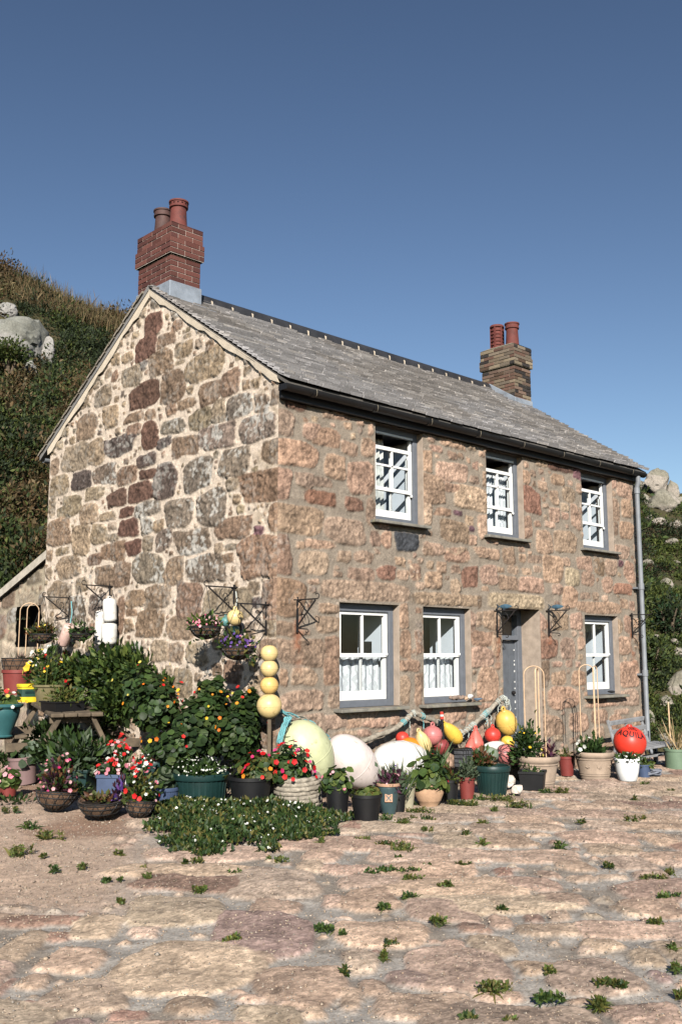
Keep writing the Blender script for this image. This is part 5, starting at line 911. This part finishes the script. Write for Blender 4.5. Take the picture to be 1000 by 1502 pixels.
# ================================================================ SMALL THINGS: sills, stones, bench, heap of rope
def rock(name, label, cat, P, size, mat_col, seed, parent=None, group=None, sub=3, rough=.35, rz=0, flat=0, moss=0):
    V, F = ico(sub); d = fbm3(V*1.0+seed*3.1, 1.3, 4, seed); pl_ = fbm3(np.round(V*1.6)/1.6+seed, .9, 2, seed+2); r_ = 1+rough*(d-.5)*2+rough*.5*(pl_-.5)
    rg = np.random.default_rng(seed)
    for k in range(14 if rough > .3 else 7): n = unit(rg.normal(size=3)); c = rg.uniform(.5, .86); dd = (V*r_[:, None]) @ n; over = np.maximum(dd-c, 0); r_ = r_-over*.75/(np.abs(V @ n)+.2)
    r_ = r_+(.16*(fbm3(V+seed, 5, 3, seed+4)-.5)-.10*sstep(.06, .0, np.abs(fbm3(V+seed, 2.2, 2, seed+6)-.5)))*min(1, rough*2); W = V*r_[:, None]*np.asarray(size)/2; ca_, sa_ = math.cos(rz), math.sin(rz); W = np.stack([W[:, 0]*ca_-W[:, 1]*sa_, W[:, 0]*sa_+W[:, 1]*ca_, W[:, 2]], 1)
    g = fbm3(W, 2.2/max(size), 4, seed+5)[:, None]; C = np.array(mat_col)*(.75+.5*g)
    if moss: m_ = sstep(.5, .6, fbm3(W, 3/max(size), 3, seed+9)*.7+.3*(V[:, 2]*.5+.5))[:, None]*moss; C = C*(1-m_)+np.array((.05, .07, .025))*m_
    me = mesh_from(W, F, name, C, True); o = link(me, name, MAT['rock'], parent, P); me.set_sharp_from_angle(angle=math.radians(40))
    return tag(o, label, cat, group) if label else o
for lab, px, py, w, h in (('rough white quartz lump, the taller of two by the green tub', 747, 1157, 22, 28), ('low white quartz lump beside the black trough', 758, 1166, 26, 20)):
    P = gp(px, py); k = ppm(P); rock('quartz_rock', lab, 'rock', P+[0, 0, h/2/k*.75], (w/k, w/k*.8, h/k), (.66, .56, .48), px, group='white quartz rocks', rough=.9)
P = on(672, 1026, 1, -.06); lg = thing('driftwood', 'short piece of brown driftwood lying on the second window sill', 'driftwood', P); q = M(); n = 16; q.tube([(-.15+.3*i/n, .01*math.sin(i), .022+.006*math.sin(i*1.7)) for i in range(n+1)], [.012+.014*math.sin(math.pi*min(1, .15+i/n*.8))+.003*math.sin(i*2.3) for i in range(n+1)], 9); q.build('log', mat_plain('driftwood', (.25, .18, .14), .9, .35, 14, .6), lg, smooth=True)
P = on(689, 1023, 1, -.06); rock('pebble', 'white pebble on the second window sill', 'pebble', P+[0, 0, .01], (.11, .07, .06), (.7, .68, .65), 5, sub=3, rough=.2)
P = on(700, 1026, 1, -.08); rock('slate_shard', 'blue grey shard on the right end of the second sill', 'stone', P, (.16, .06, .05), (.12, .17, .23), 8, sub=3, rough=.35)
P = on(683, 1025, 1, -.07); rock('pebble', 'tan pebble between the driftwood and the white pebble', 'pebble', P+[0, 0, .006], (.05, .05, .05), (.5, .33, .22), 6, sub=2, rough=.2)
P = on(896, 1016, 1, -.05); rock('pebble', 'smooth black stone on the sill of the right hand window', 'stone', P+[0, 0, .012], (.15, .09, .04), (.02, .02, .022), 7, sub=3, rough=.12)
# bench
bl = on(893, 1062, 1, -.42); bx = np.array([1.0, 0, 0]); Pb = np.array([bl[0], -.42, float(GZ(6, -.5))]); BN = thing('bench', 'silver grey slatted wooden bench at the far end of the front wall', 'bench', Pb)
zt_ = on(915, 1056, 1, -.42)[2]-Pb[2]; zs = on(955, 1096, 1, -.75)[2]-Pb[2]
bw = on(943, 1052, 1, -.42)[0]-bl[0]; Lb = on(985, 1092, 1, -.75)[0]-bl[0]
for i in range(4): z = zt_-.03-i*.115; q = M(); q.bar((0, -.02*i, z), (bw, -.02*i, z+.03), .03, .06, up=(0, -.2, 1)); bevel(q.build('back_slat', MAT['greywood'], BN), .005)
for x in (.02, bw*.5, bw-.02): q = M(); q.bar((x, .035, zt_+.01), (x, -.08, zs-.02), .045, .03, up=(0, 1, 0)); bevel(q.build('back_post', MAT['greywood'], BN), .005)
for i in range(4): q = M(); y = -.10-i*.095; q.bar((0, y, zs), (Lb, y, zs+.02), .075, .03); bevel(q.build('seat_slat', MAT['greywood'], BN), .005)
for x in (.05, Lb-.05):
    for y in (-.1, -.40): q = M(); q.bar((x, y, zs-.01), (x, y, -.02), .05, .05, up=(1, 0, 0)); bevel(q.build('leg', MAT['greywood'], BN), .005)
    q = M(); q.bar((x, -.08, .14), (x, -.42, .14), .03, .045); q.build('stretcher', MAT['greywood'], BN)
q = M(); q.bar((.1, -.25, .14), (Lb-.06, -.25, .14), .03, .04); q.build('stretcher', MAT['greywood'], BN)
P = gp(957, 1139); rh = thing('rope_heap', 'small heap of grey blue rope on the paving beside the blue pot', 'rope', P); q = M(); a = np.linspace(0, 40, 240); q.tube([(.17*math.cos(x)*(.6+.4*math.sin(x*.37)), .10*math.sin(x)*(.6+.4*math.cos(x*.29)), .02+.03*(1+math.sin(x*.83))) for x in a], .012, 6); q.build('coil', mat_plain('blue_grey_rope', (.17, .18, .21), .9, .35, 20, .3), rh)
st_ = thing('cane', 'bare bamboo cane leaning at the right edge beyond the bench', 'cane', gp(985, 1130)+vdir(gp(985, 1130))*.6, 0); q = M(); q.tube([(0, 0, 0), (.02, .02, .85)], .010, 8); q.build('stick', MAT['cane'], st_, sharp=50)
# ================================================================ SHED beside the back of the house
SH = thing('stone_shed', 'low stone lean-to shed with a sloping roof behind the gable', 'shed', (.32, 5.0, 0)); us = lines([0, 2.6], .02); vs = lines([0, 3.3], .02); sf = Field(us, vs, 77); sf.fill(.2, .05, .02, 5000, 'tttbgt', None, (1, 1.8)); sf.fill(.05, .02, .01, 4000, 'tb'); U2, V2 = np.meshgrid(us, vs); Cs, mk, n1, n2, n3 = colors_of(sf, U2, V2, (.36, .30, .22), .2, .5, 9, soft=.02)
hh = mk*.012+sstep(0, .05, sf.sd)*.012+(n1-.5)*.02; UC, VC = np.meshgrid((us[:-1]+us[1:])/2, (vs[:-1]+vs[1:])/2); oy0, oy1, oz0, oz1 = .62, 1.42, 1.75, 2.36
kp = (VC < 3.16-.345*UC) & ~((UC > oy0) & (UC < oy1) & (VC > oz0) & (VC < oz1)); link(mesh_from(np.stack([-hh, U2, V2], -1).reshape(-1, 3), grid_faces(len(us), len(vs), kp)[:, ::-1], 'wall', Cs.reshape(-1, 3), True), 'wall', MAT['wall'], SH)
q = M(); V = [(x, y, 3.19-.345*y+t) for x in (-.06, 3.0) for (y, t) in ((-.02, 0), (2.7, 0), (2.7, .07), (-.02, .07))]; q.add(V, [(0, 1, 2, 3), (7, 6, 5, 4), (0, 4, 5, 1), (1, 5, 6, 2), (2, 6, 7, 3), (3, 7, 4, 0)]); rf = q.build('roof', MAT['lead'], SH)
q = M(); V = [(x, y, 3.19-.345*y+t) for x in (-.09, -.062) for (y, t) in ((-.02, -.03), (2.7, -.03), (2.7, .09), (-.02, .09))]; q.add(V, [(0, 1, 2, 3), (7, 6, 5, 4), (0, 4, 5, 1), (1, 5, 6, 2), (2, 6, 7, 3), (3, 7, 4, 0)]); q.build('bargeboard', mat_plain('pale_bargeboard', (.45, .40, .33), .8, .2, 9, .2), rf)
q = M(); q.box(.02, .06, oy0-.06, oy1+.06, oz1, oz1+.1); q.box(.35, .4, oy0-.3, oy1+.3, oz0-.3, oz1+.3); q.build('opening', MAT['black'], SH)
q = M(); q.box(.45, 2.9, .05, 2.55, 0, 2.2); q.build('interior', MAT['room'], SH)
q = M(); half_pipe(q, .0, 1.0, HW+.2, 4.40, .055); q.build('back_gutter', MAT['pipe'], cottage)
# ================================================================ HILL: boulders and scrub
def hill_hit(px, py):
    d = ray(px, py); d = d/(d @ cF); tt = np.linspace(14.6, 40, 900); P = CAM+d[None]*tt[:, None]; s_ = (P-CAM) @ cR; z = hillz(s_, tt)+.1; k = np.nonzero(P[:, 2] < z)[0]
    return (P[k[0]], tt[k[0]]) if len(k) else (None, None)
BC = (.30, .262, .22)
for i, (px, py, w, h, lab) in enumerate([(10, 456, 34, 28, 'pale boulder at the top left edge of the hillside'), (24, 506, 104, 70, 'large pale boulder ridge half grown over on the left hillside'), (68, 516, 28, 52, 'upright cracked grey boulder right of the large left ridge'), (42, 548, 24, 34, 'pale rock under the ivy on the left hillside'),
    (962, 706, 40, 36, 'tall pale crag just right of the roof end'), (968, 741, 46, 40, 'broad slanting crag below the tall crag'), (941, 714, 26, 14, 'flat pale rock touching the end of the roof'), (966, 767, 28, 12, 'flat pale slab lying below the crags'), (996, 737, 16, 16, 'small rock at the right edge level with the crags'), (953, 760, 12, 10, 'little round rock left of the flat slab'), (978, 858, 20, 22, 'round grey rock halfway down the right slope'), (950, 826, 20, 11, 'flat pale rock close to the downpipe'), (995, 956, 20, 16, 'pinkish rock at the right edge above the big boulder'), (992, 1008, 34, 48, 'big round granite boulder at the right edge'), (978, 1036, 28, 34, 'brown rounded boulder behind the bench'), (955, 1001, 18, 18, 'pale round rock beside the downpipe'), (951, 1058, 20, 32, 'lichened boulder at the foot of the wall end'), (988, 941, 12, 9, 'small square stone among bushes at the right'), (975, 1085, 30, 26, 'tan boulder directly behind the bench seat'), (985, 795, 16, 9, 'small pale slab on the dark right slope'), (984, 722, 22, 30, 'grey outcrop right of the tall crag'), (948, 735, 16, 16, 'squat grey rock between the downpipe and the broad crag'), (990, 826, 18, 12, 'tilted grey slab low on the right slope'), (970, 905, 16, 13, 'grey rock among the ivy right of the bracket'), (962, 935, 12, 12, 'little tan stone beside the pipe below the ivy'), (990, 770, 20, 12, 'long grey ledge under the crags at the right edge')]):
    P, t = hill_hit(px, py)
    if P is None: t = 33 if py < 900 else 15.3
    t -= .2 if py < 990 else .05; P = at_t(px, py, t)
    k = FPX/t/1.01; rock('boulder', lab, 'boulder', P, (w/k*1.2, w/k*1.1, h/k*1.3) if px < 500 or py < 800 else (w/k*1.0, w/k, h/k*1.08), BC if px > 500 else (.30, .285, .265), 40+i, group='granite boulders on the hillside', sub=4, rough=.5, rz=BEAR-math.pi/2, moss=.36 if h > 20 else .25)
RECT = [(10, 456, 17, 14), (22, 484, 30, 8), (70, 512, 9, 22), (46, 548, 5, 10), (962, 706, 17, 16), (968, 741, 19, 17), (941, 714, 12, 6), (966, 767, 12, 5), (996, 737, 7, 7), (978, 858, 8, 9), (995, 956, 9, 7), (992, 1008, 14, 20), (978, 1036, 12, 14), (955, 1001, 7, 7), (951, 1058, 8, 13), (975, 1085, 12, 10), (950, 826, 8, 4), (985, 795, 7, 4), (984, 722, 9, 13), (948, 735, 6, 6), (990, 826, 8, 5), (970, 905, 7, 6), (962, 935, 5, 5), (990, 770, 9, 5)]
sf = Fol(77); rg = np.random.default_rng(3)
def scrub(px, py, R, n, leaf, pal, flat=.7, kind='diamond', up=.1):
    P, t = hill_hit(px, py)
    if P is None: return
    if any(abs(px-x_) < w_+R*6 and abs(py-y_+4) < h_+R*6 for x_, y_, w_, h_ in RECT): return
    Q, A = sf.cloud(P+np.array([0, 0, R*up]), (R, R, R*flat), n, 5, .6, stray=0); sf.leaf(Q, A, leaf, pal, .5, kind, .35)
DARK = [(.022, .034, .014), (.034, .048, .016), (.018, .026, .012)]; MID = [(.05, .075, .02), (.075, .09, .022), (.035, .055, .018)]; BRN = [(.085, .05, .022), (.11, .07, .03), (.055, .045, .02)]; STR = [(.20, .15, .075), (.14, .10, .05), (.09, .08, .03)]; LIM = [(.065, .085, .02), (.085, .10, .022), (.04, .062, .016)]
def pal_at(px, py):
    a = float(fbm(np.array(px*.9), np.array(py*1.6), .018, 3, 4)); b = float(fbm(np.array(px*1.0), np.array(py*1.5), .03, 3, 11)); cr = 372+max(0, px)*.33
    if py < cr+60 and a > .46: return STR if b > .45 else BRN
    if a < .38: return DARK
    if a < .47: return MID
    return BRN+STR[1:] if b > .50 else (BRN+MID if b > .4 else DARK+MID)
for i in range(1900):
    px = rg.uniform(-70, 240); py = rg.uniform(372, 900); P, t = hill_hit(px, py)
    if P is None: continue
    big = rg.random() < .25; p = pal_at(px, py); scrub(px, py, rg.uniform(.5, 1.0) if big else rg.uniform(.25, .55), 150 if big else 80, .11 if big else .09, p, .95 if big else .55)
for i in range(1500):
    s_ = rg.uniform(-17, -5); t_ = rg.uniform(17, 35.5); P = hp(s_, t_); px, py, _ = proj(P); R = rg.uniform(.3, .6)
    if any(abs(px-x_) < w_+4 and abs(py-y_+4) < h_+4 for x_, y_, w_, h_ in RECT): continue
    Q, A = sf.cloud(P, (R, R, R*.5), 60, 5, .6, stray=0); sf.leaf(Q, A, .085, pal_at(px, py), .5, 'diamond', .35)
for i in range(700):
    px = rg.uniform(20, 205); P, t = hill_hit(px, 378+max(px, 0)*.335+rg.uniform(0, 60))
    if P is None: continue
    n = 26; sf.leaf(P+rg.normal(0, .35, (n, 3))*[1, 1, .1], unit(rg.normal(0, .25, (n, 3))+[0, 0, 1]), .45, STR+BRN, .03, 'blade', .3, droop=.1)
for i in range(1300):
    px = rg.uniform(915, 1075); py = rg.uniform(690, 1095); P, t = hill_hit(px, py)
    if P is None: continue
    if py < 690+max(0, (px-935))*.2: continue
    a = float(fbm(np.array(px), np.array(py*1.2), .03, 3, 21)); p = (LIM if py > 800 else MID+LIM) if a > .46 else (MID+LIM[:1] if a > .38 else DARK+MID)
    if 760 < py < 850 and a < .55: p = DARK+[(.06, .035, .02)]
    scrub(px, py, rg.uniform(.14, .4)*(.6+t/50), 110, .03+.0014*t, p, .7, up=0.0)
for (xa, xb, n_) in ((-620, -60, 900), (235, 300, 60), (850, 920, 90), (1070, 1460, 700)):     # the same scrub carries on beyond the picture's edges
    for i in range(n_):
        px = rg.uniform(xa, xb); py = rg.uniform(330 if px < 500 else 705, 1000 if px < 500 else 1080); R_ = rg.uniform(.5, 1.1)
        scrub(px, py, R_, 80, .13, pal_at(px, py) if px < 500 else [MID, LIM+MID, DARK+MID][rg.integers(3)], .8, up=0.0)
tag(sf.build('scrub', MAT['scrub']), 'dense gorse, bracken and ivy covering the hillside', 'scrub', kind='stuff')
# individual bushes on the hill
for px, py, w, h, lab, pal in ((183, 443, 44, 30, 'dark round bush on the skyline just left of the chimney', DARK+MID), (30, 532, 78, 62, 'bright ivy covered shrub spreading over the left boulders', LIM+MID), (985, 905, 70, 90, 'dense dark green bush on the right slope above the boulders', DARK+[(.02, .05, .02)]), (962, 960, 40, 80, 'leafy green shrub beside the downpipe', LIM+MID+DARK)):
    P, t = hill_hit(px, py+h*.35)
    if P is None: P, t = hill_hit(px, py+h*.8)
    if P is None: continue
    if px == 30: P = P-.9*np.array([cF[0], cF[1], -.05])
    k = FPX/t; o = thing('bush', lab, 'bush', P, 0, 'bushes on the hillside'); f = Fol(px+1); R = w/2/k; Hh = h/2/k; Q, A = f.cloud((0, 0, Hh*.35), (R, R*.8, Hh*1.15), 1500, 22, .42); f.leaf(Q, A, .10 if t > 20 else .07, pal, .55, var=.4); f.build('crown', MAT['scrub'], o)
    q = M()
    for j in range(5): a = j*1.26; q.tube([(0.05*math.cos(a), .05*math.sin(a), -.2), (R*.3*math.cos(a), R*.3*math.sin(a), Hh*.5), (R*.55*math.cos(a+.3), R*.55*math.sin(a+.3), Hh*.95)], [.05, .03, .012], 6)
    q.build('trunk', MAT['wood'], o)
# ================================================================ GROUND COVER, GRASS, GRAVEL
f = Fol(55); g = Fol(56); poly = [(205, 1176), (250, 1162), (300, 1180), (345, 1182), (400, 1186), (450, 1192), (500, 1196), (490, 1214), (440, 1232), (385, 1244), (310, 1250), (258, 1240), (222, 1214)]
PG = np.array([st_of(gp(*p)) for p in poly])
def inside(x, y):
    r = np.zeros(len(x), bool); j = len(PG)-1
    for i in range(len(PG)): c = ((PG[i, 1] > y) != (PG[j, 1] > y)) & (x < (PG[j, 0]-PG[i, 0])*(y-PG[i, 1])/(PG[j, 1]-PG[i, 1]+1e-9)+PG[i, 0]); r ^= c; j = i
    return r
def edge_d(x, y):
    d = np.full(len(x), 9.0)
    for i in range(len(PG)): a, b = PG[i-1], PG[i]; ab = b-a; tt = np.clip(((x-a[0])*ab[0]+(y-a[1])*ab[1])/(ab @ ab), 0, 1); d = np.minimum(d, np.hypot(x-a[0]-tt*ab[0], y-a[1]-tt*ab[1]))
    return d
N = 60000; x = rg.uniform(PG[:, 0].min()-.3, PG[:, 0].max()+.3, N); y = rg.uniform(PG[:, 1].min()-.3, PG[:, 1].max()+.3, N); ins = inside(x, y); ed = edge_d(x, y)*np.where(ins, 1, -1); keep_ = ed+.34*(fbm(x, y, 5, 3, 2)-.5)*2 > .16*rg.random(N)**2-.02; x, y, ed = x[keep_], y[keep_], ed[keep_]
Hh = sstep(-.02, .3, ed)*(.01+.17*fbm(x, y, 3.2, 3, 8)**1.5)+.012; xy = CAM[None, :2]+x[:, None]*cR[:2]+y[:, None]*cF[:2]; zz = GZ(xy[:, 0], xy[:, 1])+Hh*rg.random(len(x))**.5; P = np.stack([xy[:, 0], xy[:, 1], zz], 1)[:26000]
f.leaf(P, unit(rg.normal(0, .6, P.shape)+[0, 0, .7]), .038, DG+GR+GR+OL, .6, 'diamond'); m = len(P)//90; i_ = rg.integers(len(P), size=m); g.flower(P[i_]*[1, 1, 0]+np.stack([0*Hh[i_], 0*Hh[i_], zz[i_]*0+GZ(P[i_, 0], P[i_, 1])+Hh[i_]*1.0+.01], 1), rg.normal(0, .3, (m, 3))+[-.4, -.4, .8], .013, WHT)
i_ = rg.integers(len(P), size=1500); sel = (x[i_] > np.quantile(x, .7)) | (ed[i_] < .06); f.leaf(P[i_][sel], unit(rg.normal(0, .4, (sel.sum(), 3))+[0, 0, 1.0]), .10, GR+GR+LG, .06, 'blade', droop=.3)
gc = tag(f.build('ground_cover', MAT['leaf']), 'dense low mat of clover like ground cover in front of the black bucket', 'ground cover', kind='stuff'); tag(g.build('clover_flowers', MAT['petal']), 'tiny white clover flowers dotted over the ground cover', 'flowers', kind='stuff')
TUFT = "17 1190 25;45 1212 25;75 1228 50;30 1250 50;65 1255 15;80 1275 18;118 1272 25;160 1290 28;217 1288 30;212 1274 18;270 1267 20;292 1264 28;295 1305 35;347 1280 25;175 1322 15;415 1262 25;395 1260 12;472 1236 20;345 1378 55;472 1362 45;177 1252 20;530 1232 30;575 1238 50;595 1247 50;570 1277 90;607 1290 50;650 1299 45;597 1316 30;565 1330 20;640 1350 30;570 1385 25;560 1403 18;680 1268 35;705 1237 20;820 1243 20;740 1334 22;722 1451 70;805 1464 45;905 1445 65;875 1472 45;980 1315 45;957 1354 30;982 1392 35;992 1420 30;995 1460 30;805 1427 25;890 1270 20;955 1289 55;980 1280 20;932 1202 30;705 1207 30;620 1200 45;728 1174 90;760 1182 50;612 1190 60;595 1207 40;627 1216 20;795 1162 40;827 1161 25;727 1191 20;852 1205 15;685 1225 20;585 1258 20;627 1270 15;502 1372 15;505 1426 12;685 1497 25;750 1499 25;930 1172 15;982 1160 15;945 1150 20;600 1180 40;665 1180 40;700 1172 40;560 1200 30;690 1180 50"
f = Fol(91)
for it in TUFT.split(';'):
    px, py, w = map(float, it.split()); P0 = gp(px, py); k = ppm(P0); rw = w/2/k*.62; rd = min(rw*.45, .10); m = 2+int(w/12); cs = rg.normal(0, .55, (m, 2)); n = int(34+w*3.6); ki = rg.integers(m, size=n); a = cs[ki]+rg.normal(0, .22, (n, 2))
    sk = rg.uniform(-.5, .5); xy = P0[:2]+((a[:, :1]+0*sk)*rw)*cR[:2]+(a[:, 1:]*rd+a[:, :1]*rw*sk*.5)*cF[:2]; P = np.stack([xy[:, 0], xy[:, 1], GZ(xy[:, 0], xy[:, 1])-.012], 1)
    hgt = (.024 if py > 1250 else .04)*rg.uniform(.6, 1.5)*(1.1 if w > 40 else 1); pal = [GR+LG, LG+OL, LG+OL+[(.2, .17, .07)], GR+OL][rg.integers(4)]; q_ = n//2 if rg.random() < .6 else n//5
    f.leaf(P[:q_], unit(rg.normal(0, .8, (q_, 3))+[0, 0, .8]), hgt*1.5, pal, .12, 'blade', droop=.4); f.leaf(P[q_:]+[0, 0, .004]+rg.random((n-q_, 1))*[0, 0, hgt*.8], unit(rg.normal(0, .7, (n-q_, 3))+[0, 0, .5]), .02, pal, .7, 'diamond')
tag(f.build('grass', MAT['leaf']), 'grass and weeds sprouting between the cobbles', 'grass', kind='stuff')
# loose gravel on the paving
n = 60000; tt = 3.9*np.exp(rg.random(n)*math.log(12.5/3.9)); s_ = rg.uniform(-.42, .42, n)*tt*1.0; z_ = gravel_zone(s_, tt); kk = rg.random(n) < (.45+.55*z_); tt, s_ = tt[kk], s_[kk]; n = len(tt); xy = CAM[None, :2]+s_[:, None]*cR[:2]+tt[:, None]*cF[:2]; r = (.0026+.0045*rg.random(n)**4)*(.6+tt/9); r[rg.random(n) < .004] *= 2.2
iu = np.searchsorted(ss, s_).clip(0, len(ss)-1); iv = np.searchsorted(ts, tt).clip(0, len(ts)-1); Z = Zg[iv, iu]
O8 = np.array([(1, 0, 0), (-1, 0, 0), (0, 1, 0), (0, -1, 0), (0, 0, 1), (0, 0, -1)], float); F8 = np.array([(0, 2, 4), (2, 1, 4), (1, 3, 4), (3, 0, 4), (2, 0, 5), (1, 2, 5), (3, 1, 5), (0, 3, 5)])
V = O8[None]*(r[:, None, None])*(.6+.8*rg.random((n, 6, 1)))*np.array([1, 1, .7]); th = rg.uniform(0, 6.28, n); c_, s2 = np.cos(th)[:, None], np.sin(th)[:, None]; V = np.stack([V[..., 0]*c_-V[..., 1]*s2, V[..., 0]*s2+V[..., 1]*c_, V[..., 2]], -1)+np.stack([xy[:, 0], xy[:, 1], Z+r*.25], 1)[:, None]
pc = np.array([(.40, .31, .23), (.33, .25, .18), (.42, .345, .27), (.22, .165, .13), (.38, .27, .19), (.28, .24, .2)])[rg.integers(6, size=n)]*(.8+.4*rg.random((n, 1)))
tag(link(mesh_from(V.reshape(-1, 3), (F8[None]+(np.arange(n)*6)[:, None, None]).reshape(-1, 3), 'gravel', np.repeat(pc, 6, 0)), 'gravel', MAT['ground']), 'loose gravel and grit scattered over the paving', 'gravel', kind='stuff')
# ================================================================ LIGHT, SKY, CAMERA
SUNV = Vector((.93, 1.0, -.70)).normalized(); elev = math.asin(-SUNV.z)
sun = bpy.data.lights.new('sun', 'SUN'); sun.energy = 5.0; sun.angle = math.radians(.53); sun.color = (1, .955, .88)
so = bpy.data.objects.new('sun', sun); COL.objects.link(so); so.rotation_euler = SUNV.to_track_quat('-Z', 'Y').to_euler(); so.location = (-20, -24, 18)
w = bpy.data.worlds.new('World'); SC.world = w; w.use_nodes = True; nt = w.node_tree; bg = nt.nodes['Background']
sky = nt.nodes.new('ShaderNodeTexSky'); sky.sky_type = 'NISHITA'; sky.sun_disc = False; sky.sun_elevation = elev; sky.sun_rotation = math.atan2(-SUNV.x, -SUNV.y); sky.air_density = 1.0; sky.dust_density = .3; sky.ozone_density = 1.5
hs_ = nt.nodes.new('ShaderNodeHueSaturation'); hs_.inputs['Saturation'].default_value = .92; hs_.inputs['Value'].default_value = .83; gm = nt.nodes.new('ShaderNodeGamma'); gm.inputs[1].default_value = 1.32; nt.links.new(sky.outputs[0], hs_.inputs['Color']); nt.links.new(hs_.outputs[0], gm.inputs[0]); nt.links.new(gm.outputs[0], bg.inputs['Color']); bg.inputs['Strength'].default_value = .05
cam = bpy.data.cameras.new('camera'); co = bpy.data.objects.new('camera', cam); COL.objects.link(co); SC.camera = co
cam.sensor_fit = 'VERTICAL'; cam.sensor_height = 36; cam.lens = FPX/PH*36; cam.clip_end = 2000; cam.clip_start = .05
rot = Matrix((cR, cV, -cW)).transposed(); co.matrix_world = Matrix.Translation(Vector(CAM)) @ rot.to_4x4()
SC.view_settings.view_transform = 'Standard'; SC.view_settings.look = 'None'; SC.view_settings.exposure = .58; SC.view_settings.gamma = 1
SC.cycles.max_bounces = 6; SC.cycles.diffuse_bounces = 0; SC.cycles.transparent_max_bounces = 12; SC.cycles.caustics_reflective = False; SC.cycles.caustics_refractive = False
